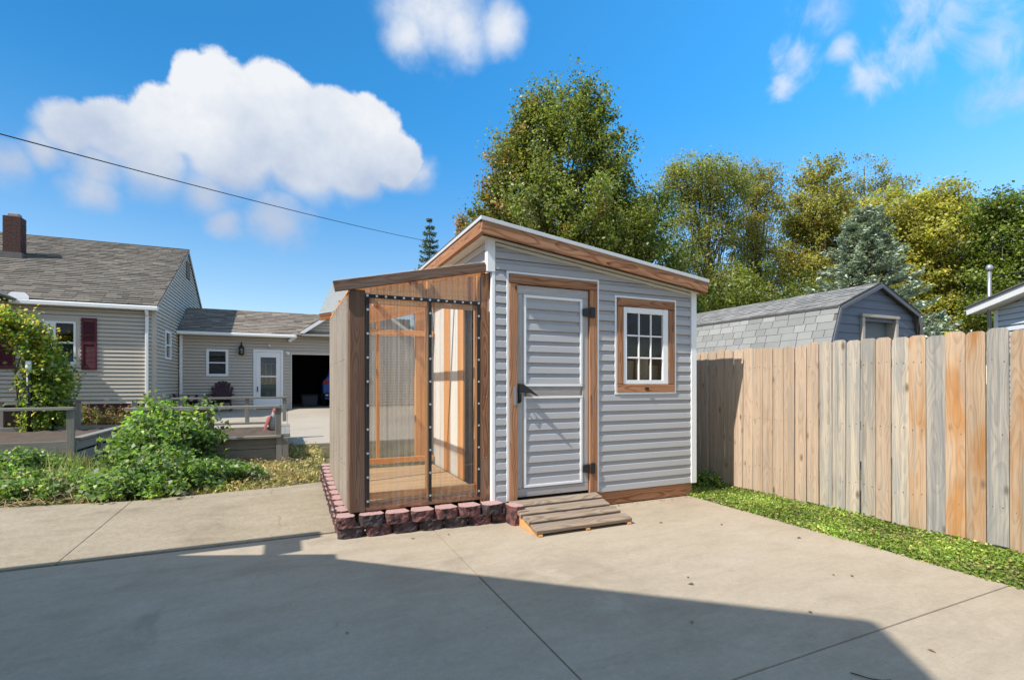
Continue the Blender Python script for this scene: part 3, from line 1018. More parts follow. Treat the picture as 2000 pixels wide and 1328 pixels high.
for i in (1, 2):
    x = 3.582 + 0.528 * i / 3
    box('muntin', x - 0.009, x + 0.009, 4.680, 4.702, 1.436, 2.213, WHITE, sash)
    z = 1.436 + 0.777 * i / 3
    for j in range(3):
        xa = 3.582 + 0.528 * j / 3 + 0.0095
        box('muntin', xa, xa + 0.157, 4.682, 4.70, z - 0.009, z + 0.009, WHITE, sash)
for i in range(3):
    for j in range(3):
        x = 3.582 + 0.528 * i / 3 + 0.088
        z = 1.436 + 0.777 * j / 3 + 0.13
        box('pane', x - 0.079, x + 0.079, 4.694, 4.697, z - 0.121, z + 0.121, GLASS, sash, bev=0)
# boards stored upright behind the window
for i, x in enumerate((3.50, 3.70, 3.90, 4.08, 4.30)):
    ob = board('stored_board', (x, 4.86 + 0.03 * (i % 2), 0.16), (x + 0.02, 4.83 + 0.03 * (i % 2), 1.62 + 0.05 * ((i * 7) % 3)), 0.185, 0.02, PICK_PINK, None, (1, 0, 0))
    tag(ob, 'brown board stored upright behind the shed window', 'board', 'boards leaning inside the shed window')

# roof: fascia all round, soffit, drip edge, sheet
F0, F1 = 1.725, 4.690


def sloped(name, x0, x1, y, h, dz, t_, mat, parent):
    return board(name, (x0, y, roof_top(x0) + dz - h / 2), (x1, y, roof_top(x1) + dz - h / 2), h, t_, mat, parent)


sloped('fascia', F0, F1, FY + 0.019, 0.126, 0, 0.038, CEDAR, shed)
box('fascia', F0 - 0.002, F0 + 0.036, FY + 0.039, 7.30, under(F0), roof_top(F0) - 0.001, CEDAR, shed)
box('fascia', F1 - 0.036, F1 + 0.002, FY + 0.039, 7.30, under(F1) + 0.002, roof_top(F1) - 0.003, CEDAR, shed)
sloped('fascia', F0, F1, 7.281, 0.126, 0, 0.036, CEDAR, shed)
board('soffit', (F0 + 0.04, 5.95, under(F0 + 0.04) + 0.006), (F1 - 0.04, 5.95, under(F1 - 0.04) + 0.006), 2.64, 0.012, CREAM, shed, (0, 1, 0), 0)
board('ceiling', (1.91, 5.95, under(1.91) - 0.012), (4.54, 5.95, under(4.54) - 0.012), 2.36, 0.016, SHED_IN, shed, (0, 1, 0), 0)
sloped('drip_edge', F0 - 0.012, F1 + 0.012, FY - 0.004, 0.040, 0.034, 0.012, SHEET, shed)
box('drip_edge', F0 - 0.014, F0 - 0.003, FY - 0.008, 7.32, roof_top(F0) - 0.004, roof_top(F0) + 0.036, SHEET, shed)
rf = board('roof_sheet', (F0 - 0.016, 5.94, roof_top(F0) + 0.040), (F1 + 0.02, 5.94, roof_top(F1) + 0.040), 2.76, 0.012, plain('roof felt', (0.09, 0.09, 0.09), 0.9, 0.2, 9.0, bump=0.4), shed, (0, 1, 0), 0)

# ------------------------------------------------------------------ lean-to greenhouse
gh = thing('lean_to_greenhouse', (1.2, 5.8, 0.0), 'lean-to greenhouse of clear corrugated sheet on pine framing, against the grey shed', 'greenhouse')
GX0, GX1, GY0, GY1 = 0.51, 1.888, 4.76, 6.92


def gtop(x):                                   # underside of the lean-to fascia
    return 2.222 + (2.536 - 2.222) * (x - 0.374) / (1.840 - 0.374)


board('fascia', (0.374, 4.722, gtop(0.374) + 0.048), (1.838, 4.722, gtop(1.838) + 0.048), 0.095, 0.038, CEDAR_DARK, gh)
box('post', GX0, GX0 + 0.142, 4.744, 4.884, 0.205, 2.262, CEDAR_DARK, gh, bev=0.006)
box('post', 1.80, 1.888, 4.75, 4.79, 0.16, 2.530, CEDAR, gh)
box('post', GX0 + 0.002, GX0 + 0.09, 6.83, GY1, 0.23, 2.25, PINE_IN, gh)
box('sill', GX0 + 0.145, 1.799, 4.765, 4.80, 0.205, 0.262, CEDAR, gh)
box('sill', GX0 + 0.004, GX0 + 0.042, 4.886, 6.828, 0.22, 0.30, CEDAR, gh)
box('stud', 1.243, 1.283, 4.768, 4.855, 0.263, 2.40, PINE_IN, gh)
box('stud', 1.765, 1.797, 4.768, 4.85, 0.263, 2.50, PINE_IN, gh)
box('stud', GX0 + 0.146, GX0 + 0.184, 4.77, 4.85, 0.263, 2.26, PINE_IN, gh)
for z in (0.30, 2.15):
    box('girt', 0.70, 1.242, 4.80, 4.838, z, z + 0.06, PINE_IN, gh)
    box('girt', 1.285, 1.764, 4.80, 4.838, z, z + 0.06, PINE_IN, gh)
raw('header', [(0.70, 4.80, 2.232), (1.76, 4.80, 2.232), (1.76, 4.80, gtop(1.76) - 0.018), (0.70, 4.80, gtop(0.70) - 0.018), (0.70, 4.815, 2.232), (1.76, 4.815, 2.232), (1.76, 4.815, gtop(1.76) - 0.018), (0.70, 4.815, gtop(0.70) - 0.018)],
    [(0, 1, 2, 3), (5, 4, 7, 6), (0, 4, 5, 1), (1, 5, 6, 2), (2, 6, 7, 3), (3, 7, 4, 0)], PINE_IN, gh)
board('header', (0.60, 6.795, gtop(0.60) - 0.10), (1.86, 6.795, gtop(1.86) - 0.02), 0.17, 0.018, PINE_IN, gh)
# back wall framing
for x in (0.60, 1.09, 1.62, 1.70):
    box('stud', x, x + 0.04 if x < 1.6 else x + 0.075, 6.845, 6.92, 0.30, gtop(x) - 0.03, PINE_IN, gh)
for z in (0.31, 2.05):
    box('girt', 0.605, 1.865, 6.805, 6.843, z, z + 0.075, PINE_IN, gh)
# left wall framing
box('stud', GX0 + 0.045, GX0 + 0.12, 5.86, 5.898, 0.30, 2.20, PINE_IN, gh)
box('plate', GX0 + 0.004, GX0 + 0.043, 4.886, 6.828, 2.20, 2.245, PINE_IN, gh)
# roof framing
for y in (4.90, 5.88, 6.86):
    board('rafter', (0.522, y, gtop(0.522) + 0.030), (1.86, y, gtop(1.86) + 0.030), 0.088, 0.038, PINE_IN, gh)
for x in (1.04,):
    box('purlin', x, x + 0.09, 4.745, 6.90, gtop(x) + 0.080, gtop(x) + 0.100, PINE_IN, gh, axis='y')
box('ledger', 1.845, 1.866, 4.80, 6.90, 2.44, 2.56, PINE_IN, gh)
box('eave_board', 0.500, 0.520, 4.745, 6.86, 2.236, 2.262, PINE_IN, gh)
board('fascia', (0.374, 6.935, gtop(0.374) + 0.040), (1.87, 6.935, gtop(1.87) + 0.040), 0.09, 0.036, CEDAR, gh)
# floor planks run across
y = 4.83
i = 0
while y < 6.8:
    w = (0.15, 0.30, 0.42, 0.38, 0.36, 0.36)[i % 6]
    w = min(w, 6.80 - y)
    box('floor_plank', 0.66, 1.86, y, y + w - 0.006, 0.236, 0.262, PLY, gh)
    y += w
    i += 1


def corrugated(name, o, u, n, width, z0, ztop, mat, parent, pitch=0.062, amp=0.010, v=(0, 0, 1)):
    """corrugated sheet: u across, v up, ztop a function of the distance across"""
    o, u, n, v = Vector(o), Vector(u), Vector(n), Vector(v)
    k = int(width / pitch * 8)
    Vv, Ff = [], []
    for i in range(k + 1):
        s_ = width * i / k
        off_ = math.cos(2 * math.pi * s_ / pitch)
        off_ = amp * (abs(off_) ** 0.7) * (1 if off_ > 0 else -1)
        for zz in (z0, ztop(s_)):
            Vv.append(o + u * s_ + n * off_ + v * zz)
    for i in range(k):
        Ff.append((2 * i, 2 * i + 2, 2 * i + 3, 2 * i + 1))
    return raw(name, Vv, Ff, mat, parent, smooth=True)


corrugated('clear_panel', (0.654, 4.751, 0), (1, 0, 0), (0, -1, 0), 0.605, 0.235, lambda s_: gtop(0.654 + s_) + 0.02, POLY, gh)
corrugated('clear_panel', (1.262, 4.757, 0), (1, 0, 0), (0, -1, 0), 0.540, 0.235, lambda s_: gtop(1.262 + s_) + 0.02, POLY, gh)
for i in range(3):
    corrugated('side_panel', (0.502 - 0.004 * (i % 2), 4.885 + i * 0.68, 0), (0, 1, 0), (-1, 0, 0), 0.70 if i < 2 else 0.67, 0.215, lambda s_: 2.232, POLY_SIDE, gh)
for i in range(2):
    corrugated('back_panel', (0.60 + i * 0.64, 6.928, 0), (1, 0, 0), (0, 1, 0), 0.65, 0.30, lambda s_: gtop(0.60 + i * 0.64 + s_) - 0.01, POLY_SIDE, gh)
sv = Vector((1.466, 0, 0.314)).normalized()
for i in range(3):
    corrugated('roof_panel', Vector((0.376, 4.745 + 0.735 * i, gtop(0.376) + 0.108 + 0.004 * (i % 2))), (0, 1, 0), (-sv.z, 0, sv.x), 0.76, 0.0, lambda s_: 1.51, POLY_ROOF, gh, v=sv)

# black closure strips with screws along the front
def strip(x0, x1, z0, z1, n):
    return box('closure_strip', x0, x1, 4.728, 4.742, z0, z1, SEAL, gh, bev=0.002)


def screws(pts, nrm, parent, r=0.0115):
    Vq, Fq = [], []
    nrm = Vector(nrm)
    for p in pts:
        p = Vector(p)
        tube_data([p, p + nrm * 0.003], r, 8, Vq, Fq)
        tube_data([p + nrm * 0.003, p + nrm * 0.010], r * 0.55, 6, Vq, Fq)
    o = raw('screws', Vq, Fq, SCREW, parent)
    o['kind'] = 'stuff'
    return o


s1 = strip(0.656, 1.790, 2.192, 2.226, 0)
screws([(0.668 + i * 0.0845, 4.727, 2.209) for i in range(14)], (0, -1, 0), s1)
for x in (0.656, 1.248, 1.752):
    s1 = strip(x, x + (0.030 if x < 1.7 else 0.036), 0.246, 2.190, 0)
    screws([(x + 0.015, 4.727, 2.08 - i * 0.222) for i in range(9)], (0, -1, 0), s1)
screws([(0.492, 4.95 + 0.31 * i + 0.11 * (j % 2), 2.15 - 0.19 * j - 0.33 * (j > 0) - 0.31 * max(0, j - 1)) for i in range(6) for j in range(4)], (-1, 0, 0), gh, 0.008)
screws([(1.826 + dx, 4.749, 2.50 - 0.62 * j) for dx in (0, 0.034) for j in range(4)], (0, -1, 0), gh, 0.005)

# ------------------------------------------------------------------ split-faced block edging round the greenhouse
edging = thing('block_edging', (0.9, 4.65, 0), 'two courses of reddish split-faced concrete blocks edging the greenhouse', 'block edging')
rngb = random.Random(5)
BLK = []


def block_mesh(seed, w=0.235, d=0.17, h=0.098):
    """front towards -Y, rough; sides taper to the back"""
    rg = random.Random(seed)
    bm = bmesh.new()
    nxs, nzs = 9, 5
    ch = 0.16
    grid = []
    for j in range(nzs):
        row = []
        for i in range(nxs):
            s_, q = i / (nxs - 1), j / (nzs - 1)
            x = (s_ - 0.5) * w
            edge = max(0.0, abs(s_ - 0.5) * 2 - 0.62) / 0.38
            y = -d / 2 + 0.042 * edge ** 1.6
            if 0 < i < nxs - 1:
                y += rg.uniform(-0.010, 0.008)
            row.append(bm.verts.new((x + (rg.uniform(-.004, .004) if 0 < i < nxs - 1 else 0), y, q * h + (rg.uniform(-.004, .004) if 0 < j < nzs - 1 else 0))))
        grid.append(row)
    for j in range(nzs - 1):
        for i in range(nxs - 1):
            bm.faces.new((grid[j][i], grid[j][i + 1], grid[j + 1][i + 1], grid[j + 1][i]))
    bl, br_ = bm.verts.new((-w * 0.36, d / 2, 0)), bm.verts.new((w * 0.36, d / 2, 0))
    tl, tr_ = bm.verts.new((-w * 0.36, d / 2, h)), bm.verts.new((w * 0.36, d / 2, h))
    bm.faces.new([tl] + grid[-1] + [tr_])
    bm.faces.new(list(reversed(grid[0])) + [bl, br_])
    bm.faces.new([bl] + [grid[j][0] for j in range(nzs)] + [tl])
    bm.faces.new([tr_] + [grid[j][-1] for j in reversed(range(nzs))] + [br_])
    bm.faces.new((br_, bl, tl, tr_))
    bmesh.ops.recalc_face_normals(bm, faces=bm.faces)
    me = bpy.data.meshes.new('block')
    bm.to_mesh(me)
    bm.free()
    me.materials.append(BLOCK)
    return me


BLK = [block_mesh(s_) for s_ in range(8)]


def block(x, y, z, rz, sc=1.0, parent=edging):
    return link('block', BLK[rngb.randrange(8)], BLOCK, parent, Matrix.Translation((x, y, z)) @ Matrix.Rotation(rz, 4, 'Z') @ Matrix.Scale(sc, 4, (1, 0, 0)))


for i in range(7):
    x = 0.52 + i * 0.244
    block(x, 4.735 - 0.016 * i + rngb.uniform(-.006, .006), 0.0, rngb.uniform(-.05, .02))
for i in range(6):
    x = 0.70 + i * 0.232
    block(x, 4.715 - 0.018 * i + rngb.uniform(-.006, .006), 0.100, rngb.uniform(-.05, .03), 0.96)
block(0.47, 4.73, 0.100, 0.0, 0.70)
for i in range(11):
    yy = 4.93 + i * 0.232
    zz = ground_z(yy) * 0.9
    block(0.49, yy, zz, -math.pi / 2 + rngb.uniform(-.03, .03))
    block(0.50, yy + 0.06, zz + 0.101, -math.pi / 2 + rngb.uniform(-.03, .03))
lone = link('loose_block', block_mesh(11, 0.14, 0.19, 0.185), BLOCK, None, Matrix.Translation((2.06, 4.50, 0.0)) @ Matrix.Rotation(0.15, 4, 'Z'))
tag(lone, 'single tall reddish split-faced block propped beside the wooden ramp', 'concrete block')

# ------------------------------------------------------------------ ramp
ramp = thing('wooden_ramp', (2.6, 4.3, 0), 'short weathered wooden ramp of four planks leading up to the shed door', 'ramp')
ra, rb = Vector((0, 3.965, 0.040)), Vector((0, 4.645, 0.180))
rd = (rb - ra)
L = rd.length
rd.normalize()
rn = Vector((0, -rd.z, rd.y))
for i in range(4):
    c0 = ra + rd * (L * (i + 0.5) / 4)
    board('plank', (2.045 + 0.006 * (i % 2), c0.y, c0.z), (3.115 - 0.012 * (i % 3) * (1 if i else 0), c0.y, c0.z), 0.134, 0.036, RAMP, ramp, rd, 0.005)
for x in (2.07, 2.58, 3.06):
    raw('stringer', [(x, 3.98, 0.003), (x, 4.66, 0.003), (x, 4.66, 0.160), (x, 3.98, 0.021), (x + 0.038, 3.98, 0.003), (x + 0.038, 4.66, 0.003), (x + 0.038, 4.66, 0.160), (x + 0.038, 3.98, 0.021)],
        [(0, 3, 2, 1), (4, 5, 6, 7), (0, 1, 5, 4), (1, 2, 6, 5), (2, 3, 7, 6), (3, 0, 4, 7)], PINE_IN, ramp)

# ------------------------------------------------------------------ picket fence
fence = thing('picket_fence', (5.5, 4.0, 0), 'tall dog-eared wooden privacy fence, boards weathered from tan to orange and silver', 'fence')
PW, PH, PT = 0.1405, 1.845, 0.017


def picket_mesh(mat, seed):
    rg = random.Random(seed)
    bm = bmesh.new()
    w2 = PW / 2
    c1 = rg.uniform(0.022, 0.034)
    c2 = rg.uniform(0.022, 0.034)
    poly = [(-PH / 2, -w2), (PH / 2 - c1, -w2), (PH / 2 - c1 * 0.4, -w2 + c1 * 0.45), (PH / 2, -w2 + c1 * 1.15), (PH / 2, w2 - c2 * 1.15), (PH / 2 - c2 * 0.4, w2 - c2 * 0.45), (PH / 2 - c2, w2), (-PH / 2, w2)]
    f = bm.faces.new([bm.verts.new((x, y, -PT / 2)) for x, y in poly])
    r = bmesh.ops.extrude_face_region(bm, geom=[f])
    bmesh.ops.translate(bm, vec=(0, 0, PT), verts=[q for q in r['geom'] if isinstance(q, bmesh.types.BMVert)])
    bmesh.ops.recalc_face_normals(bm, faces=bm.faces)
    me = bpy.data.meshes.new('picket')
    bm.to_mesh(me)
    bm.free()
    me.materials.append(mat)
    return me


PM = {}
for key, mt in (('p', PICK_PINK), ('g', PICK_GREY), ('o', PICK_ORANGE), ('s', PICK_SILVER)):
    PM[key] = [picket_mesh(mt, hash((key, q)) % 999) for q in range(3)]
order = 'soosoosogpgggg' + 'p' * 14 + 'gpgpp' * 6          # from the near end backwards
rngf = random.Random(3)
nails = []
NY0 = 1.607
for i in range(-7, 40):
    yc = NY0 + 0.148 * i + 0.074
    key = order[max(0, min(len(order) - 1, i))] if i >= 0 else 'gos'[i % 3]
    gz = ground_z(yc) * 0.0
    M = Matrix.Translation((5.5 + rngf.uniform(-.006, .004), yc + rngf.uniform(-.003, .003), 0.012 + PH / 2 + rngf.uniform(-.02, .014) + gz)) @ Matrix.Rotation(rngf.uniform(-.0045, .0045), 4, 'X') @ Matrix.Rotation(rngf.uniform(-.07, .07), 4, 'Z') @ Matrix(((0, 0, -1), (0, 1, 0), (1, 0, 0))).to_4x4() @ Matrix.Scale(rngf.uniform(0.955, 1.02), 4, (0, 1, 0))
    link('picket', PM[key][rngf.randrange(3)], None, fence, M)
    for z in (0.33, 0.95, 1.60):
        for dy in (-0.035, 0.035):
            nails.append((5.4905, yc + dy + rngf.uniform(-.008, .008), z + rngf.uniform(-.02, .02)))
Vq, Fq = [], []
for p in nails:
    tube_data([Vector(p), Vector(p) + Vector((-0.002, 0, 0))], 0.0045, 6, Vq, Fq)
tag(raw('nail_heads', Vq, Fq, plain('rusty nail', (0.06, 0.045, 0.035), 0.8, 0.2, 60.0), fence), kind='stuff')
for z in (0.33, 0.95, 1.60):
    board('rail', (5.531, 0.60, z), (5.531, 7.45, z), 0.088, 0.038, BEDWOOD, fence)
for y in (0.8, 3.05, 5.4, 7.3):
    box('post', 5.552, 5.640, y, y + 0.089, 0.0, 1.75, BEDWOOD, fence)

# ------------------------------------------------------------------ gambrel barn behind the fence
barn = thing('gambrel_barn', (9.1, 7.2, 0), 'blue-grey gambrel-roofed storage barn with grey shingles, behind the fence', 'barn')
BY = 5.12
PROF = [(7.66, 1.60), (8.02, 2.62), (9.10, 3.06), (10.18, 2.62), (10.54, 1.60)]
BYB = 9.35
Vq, Fq = lap_data((7.72, BY, 0.1), (1, 0, 0), (0, -1, 0), 2.78, 0.1, 3.06, 0.142, [(0.0, 0.016), (0.7, 0.012), (0.82, 0.004), (1.0, 0.002)], holes=[(1.00, 1.89, 0.0, 2.44)])
g_ = raw('gable_siding', Vq, Fq, VINYL_BARN, barn)
n1 = Vector((-(PROF[1][1] - PROF[0][1]), 0, PROF[1][0] - PROF[0][0]))
n2 = Vector((-(PROF[2][1] - PROF[1][1]), 0, PROF[2][0] - PROF[1][0]))
clip_mesh(g_, [((PROF[0][0] + .03, 0, PROF[0][1]), n1), ((PROF[1][0], 0, PROF[1][1] - .02), n2), ((PROF[4][0] - .03, 0, PROF[4][1]), Vector((-n1.x, 0, n1.z))), ((PROF[3][0], 0, PROF[3][1] - .02), Vector((-n2.x, 0, n2.z)))])
tag(g_, kind='stuff')
# door: recessed, framed
box('door_frame', 8.66, 8.73, BY - 0.055, BY + 0.12, 0.1, 2.50, plain('door frame tan', (0.50, 0.44, 0.37), 0.6), barn)
box('door_frame', 9.60, 9.67, BY - 0.055, BY + 0.12, 0.1, 2.50, MATS['door frame tan'], barn)
box('door_frame', 8.64, 9.69, BY - 0.07, BY + 0.12, 2.502, 2.55, MATS['door frame tan'], barn)
box('door', 8.732, 9.598, BY + 0.10, BY + 0.14, 0.1, 2.498, plain('barn door grey', (0.17, 0.20, 0.22), 0.6, 0.1), barn)
# body
for x0, x1 in ((7.73, 7.78), (10.42, 10.47)):
    box('side_wall', x0, x1, BY + 0.02, BYB, 0.0, 1.62, VINYL_BARN, barn, bev=0)
raw('back_wall', [(7.74, BYB, 0), (10.46, BYB, 0)] + [(x, BYB, z) for x, z in reversed(PROF)], [(0, 1, 2, 3, 4, 5, 6)], VINYL_BARN, barn)
# roof decks and rake trim
GREYROOF = [(0.27, 0.265, 0.25), (0.22, 0.22, 0.21), (0.31, 0.30, 0.285), (0.25, 0.245, 0.235)]
deckm = plain('roof deck', (0.16, 0.15, 0.14), 0.9, 0.2)
OH = 0.10
for (xa, za), (xb, zb) in zip(PROF, PROF[1:]):
    d_ = Vector((xb - xa, 0, zb - za))
    nn = Vector((-d_.z, 0, d_.x)).normalized()
    ext = 0.07 if (xa, za) == PROF[1] else 0.0
    ext2 = 0.07 if (xb, zb) == PROF[3] else 0.0
    dn = d_.normalized()
    A = Vector((xa, 0, za)) - dn * ext + nn * 0.02
    B = Vector((xb, 0, zb)) + dn * ext2 + nn * 0.02
    mid = (BY - OH + BYB + OH) / 2
    board('roof_deck', (A.x, mid, A.z), (B.x, mid, B.z), BYB - BY + 2 * OH, 0.03, deckm, barn, (0, 1, 0), 0)
    A2, B2 = Vector((xa, BY - OH - 0.012, za - 0.03)), Vector((xb, BY - OH - 0.012, zb - 0.03))
    board('rake_trim', A2, B2, 0.055, 0.02, plain('barn trim %d' % len(MATS), (0.13, 0.145, 0.17), 0.6), barn, nn)
rng_s = random.Random(9)
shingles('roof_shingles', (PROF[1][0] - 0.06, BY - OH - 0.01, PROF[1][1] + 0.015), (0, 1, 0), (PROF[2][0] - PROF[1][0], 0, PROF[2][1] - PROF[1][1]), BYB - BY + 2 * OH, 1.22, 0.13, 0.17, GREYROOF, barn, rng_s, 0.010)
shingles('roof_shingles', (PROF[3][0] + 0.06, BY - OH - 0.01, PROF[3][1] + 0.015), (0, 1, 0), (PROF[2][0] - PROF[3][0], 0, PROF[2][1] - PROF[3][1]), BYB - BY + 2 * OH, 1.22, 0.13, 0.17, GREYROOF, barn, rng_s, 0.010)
# the steep near slope: shingles one by one
slope = thing('roof_slope', (7.8, 7.2, 2.1), None, None)
setp(slope, WM[slope.name], barn)
sd_ = Vector((PROF[1][0] - PROF[0][0], 0, PROF[1][1] - PROF[0][1])).normalized()
sn = Vector((-sd_.z, 0, sd_.x))
tabm = [plain('barn shingle %d' % q, c, 0.92, 0.12, 4.0, bump=0.5, fine=140, objvar=0.18) for q, c in enumerate(((0.275, 0.28, 0.265), (0.245, 0.25, 0.24), (0.30, 0.30, 0.285)))]
TAB = {}
for r in range(8):
    v0 = 1.08 - 0.135 * (r + 1)
    yy = BY - OH - 0.01 - (0.15 if r % 2 else 0.0)
    while yy < BYB + OH:
        w_ = rng_s.choice((0.20, 0.26, 0.30, 0.30))
        a_, b_ = max(yy, BY - OH - 0.01), min(yy + w_ - 0.007, BYB + OH)
        yy += w_
        if b_ - a_ < 0.05:
            continue
        p0 = Vector((PROF[0][0], (a_ + b_) / 2, PROF[0][1])) + sd_ * v0 + sn * 0.045
        p1 = p0 + sd_ * 0.15 - sn * 0.006
        board('shingle', p0, p1, round(b_ - a_, 2), 0.009 + 0.002 * rng_s.randrange(3), rng_s.choice(tabm), slope, (0, 1, 0), 0)

# ------------------------------------------------------------------ pale neighbouring house at the right
wa = math.radians(34.7)                        # its wall runs towards the far trees
wu = Vector((math.sin(wa), math.cos(wa), 0))
wn = Vector((-math.cos(wa), math.sin(wa), 0))
WC = Vector((14.25, 5.55, 0))                  # far corner
nb = thing('neighbour_house', (14.6, 3.0, 0), 'pale blue-white house corner with white rake board, beyond the fence', 'house')
wl = 6.5
Vq, Fq = lap_data(WC - wu * wl, wu, wn, wl, 0.0, 3.5, 0.12, LAP)
o = raw('wall', Vq, Fq, VINYL_WHITE, nb)
SLN = 0.16
topn = Vector((wu.x * SLN, wu.y * SLN, 1.0))
clip_mesh(o, [(WC + Vector((0, 0, 3.02)), topn)])
tag(o, kind='stuff')
board('corner_trim', WC + wn * 0.02 - wu * 0.03, WC + wn * 0.02 - wu * 0.03 + Vector((0, 0, 3.0)), 0.10, 0.03, WHITE, nb, wu)
dd = (wu - Vector((0, 0, SLN))).normalized()
rt = Vector((0, 0, 3.10))
board('rake_board', WC + rt + wn * 0.30 + dd * 0.42, WC + rt + wn * 0.30 - dd * 6.6, 0.16, 0.03, WHITE, nb)
board('soffit', WC + rt + wn * 0.14 + dd * 0.40 - Vector((0, 0, .06)), WC + rt + wn * 0.14 - dd * 6.6 - Vector((0, 0, .06)), 0.28, 0.012, CREAM, nb, wn)
board('roof', WC + rt - wn * 2.2 + dd * 0.45 + Vector((0, 0, .10)), WC + rt - wn * 2.2 - dd * 6.6 + Vector((0, 0, .10)), 5.1, 0.03, deckm, nb, wn, 0)
Vq, Fq = lap_data(WC - wn * 4.5, wn, wu, 4.5, 0.0, 3.0, 0.12, LAP)
tag(raw('end_wall', Vq, Fq, VINYL_WHITE, nb), kind='stuff')
mast = tube('service_mast', [WC + wn * 0.05 + wu * 0.12 + Vector((0, 0, 2.2)), WC + wn * 0.05 + wu * 0.12 + Vector((0, 0, 3.93))], 0.035, GALV, nb)
hd = WC + wn * 0.05 + wu * 0.12 + Vector((0, 0, 3.90))
lathe('weatherhead', [(0.045, 0), (0.065, 0.03), (0.068, 0.08), (0.045, 0.13), (0.01, 0.145)], GALV, mast, hd, 10)
w0 = hd + Vector((0.02, -0.05, -0.12))
w1 = Vector((15.5, -3.0, 5.6))
ptsw = [w0.lerp(w1, q / 10) - Vector((0, 0, 0.5 * 4 * (q / 10) * (1 - q / 10))) for q in range(11)]
tag(tube('service_cable', ptsw, 0.011, CABLE), 'dark service cable running to the mast on the pale house', 'cable')

# ------------------------------------------------------------------ tan house, left
HX1, HY0, HYB, HZ0 = -3.23, 15.92, 25.1, 0.87
HXL = -17.0
house = thing('tan_house', (-8.0, 20.0, 0.45), 'tan vinyl-sided house with a grey shingle roof and maroon shutters', 'house')
RIDGE_Y, RIDGE_Z, EAVE_Z = 20.5, 5.97, 3.42
wins = [(-5.86, -4.79, 1.80, 3.02)]
Vq, Fq = lap_data((HXL, HY0, HZ0), (1, 0, 0), (0, -1, 0), HX1 - HXL - 0.07, HZ0, EAVE_Z - 0.02, 0.102, LAP, holes=[(a - HXL, b - HXL, c, d) for a, b, c, d in wins])
tag(raw('front_siding', Vq, Fq, VINYL_TAN, house), kind='stuff')
Vq, Fq = lap_data((HX1, HY0, HZ0), (0, 1, 0), (1, 0, 0), HYB - HY0, HZ0, RIDGE_Z, 0.102, LAP, holes=[(17.02 - HY0, 17.77 - HY0, 2.08, 2.93)])
gb = raw('gable_siding', Vq, Fq, VINYL_TAN, house)
sl_h = (RIDGE_Z - EAVE_Z) / (RIDGE_Y - HY0)
clip_mesh(gb, [((HX1, HY0, EAVE_Z - 0.03), (0, -sl_h, 1)), ((HX1, 2 * RIDGE_Y - HY0, EAVE_Z - 0.03), (0, sl_h, 1))])
tag(gb, kind='stuff')
box('foundation', HXL, HX1 - 0.03, HY0 + 0.02, HYB, 0.2, HZ0, BRICK_RED, house, bev=0)
# inner dark volume behind the windows
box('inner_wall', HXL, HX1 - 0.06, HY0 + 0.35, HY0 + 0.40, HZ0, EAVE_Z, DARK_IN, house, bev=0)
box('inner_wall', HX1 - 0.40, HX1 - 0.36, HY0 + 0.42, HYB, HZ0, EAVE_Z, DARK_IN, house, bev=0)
box('corner_trim', HX1 - 0.075, HX1 + 0.02, HY0 - 0.024, HY0 + 0.09, HZ0, EAVE_Z - 0.03, VINYL_TAN, house)
# roof
OHh = 0.11
ey = HY0 - OHh
ez = EAVE_Z - sl_h * OHh
for sgn in (1, -1):
    y0 = ey if sgn == 1 else 2 * RIDGE_Y - ey
    board('roof_deck', ((HXL + HX1) / 2, y0, ez + 0.06), ((HXL + HX1) / 2, RIDGE_Y, RIDGE_Z + 0.06), HX1 - HXL + 0.12, 0.04, deckm, house, (1, 0, 0), 0)
TANROOF = [(0.18, 0.158, 0.13), (0.145, 0.127, 0.105), (0.205, 0.18, 0.148), (0.16, 0.142, 0.12)]
vlen = math.hypot(RIDGE_Y - ey, RIDGE_Z - ez)
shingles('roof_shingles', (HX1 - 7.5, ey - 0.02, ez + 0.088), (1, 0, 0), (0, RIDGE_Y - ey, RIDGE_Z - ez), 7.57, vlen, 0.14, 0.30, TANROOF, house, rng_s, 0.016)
tube('ridge_cap', [(HX1 - 7.5, RIDGE_Y, RIDGE_Z + 0.08), (HX1 + 0.07, RIDGE_Y, RIDGE_Z + 0.08)], 0.035, deckm, house, 6)
for sgn in (1, -1):
    y0 = ey if sgn == 1 else 2 * RIDGE_Y - ey
    board('rake_trim', (HX1 + 0.048, y0, ez + 0.02), (HX1 + 0.048, RIDGE_Y, RIDGE_Z + 0.02), 0.05, 0.02, VINYL_TAN, house)
    box('soffit', HXL, HX1 + 0.1, min(y0, HY0 if sgn == 1 else HYB), max(y0, HY0 if sgn == 1 else HYB), ez - 0.01, ez + 0.01, VINYL_TAN, house, bev=0)
gut = box('gutter', -6.10, HX1 + 0.10, ey - 0.10, ey - 0.005, ez - 0.055, ez + 0.06, WHITE, house, bev=0.02)
plate('splash_guard', [(-0.20, 0), (0.20, 0), (0.20, 0.08), (0.12, 0.17), (-0.12, 0.17), (-0.20, 0.08)], 0.012, WHITE, gut, Matrix.Translation((-5.92, ey - 0.085, ez + 0.06)) @ Matrix.Rotation(math.pi / 2 - .12, 4, 'X'))
ds = box('downspout', -3.432, -3.362, HY0 - 0.10, HY0 - 0.03, 0.55, ez - 0.05, WHITE, house, bev=0.01)
tube('elbow', [(-3.397, ey - 0.05, ez - 0.04), (-3.397, HY0 - 0.065, ez - 0.22)], 0.035, WHITE, ds)
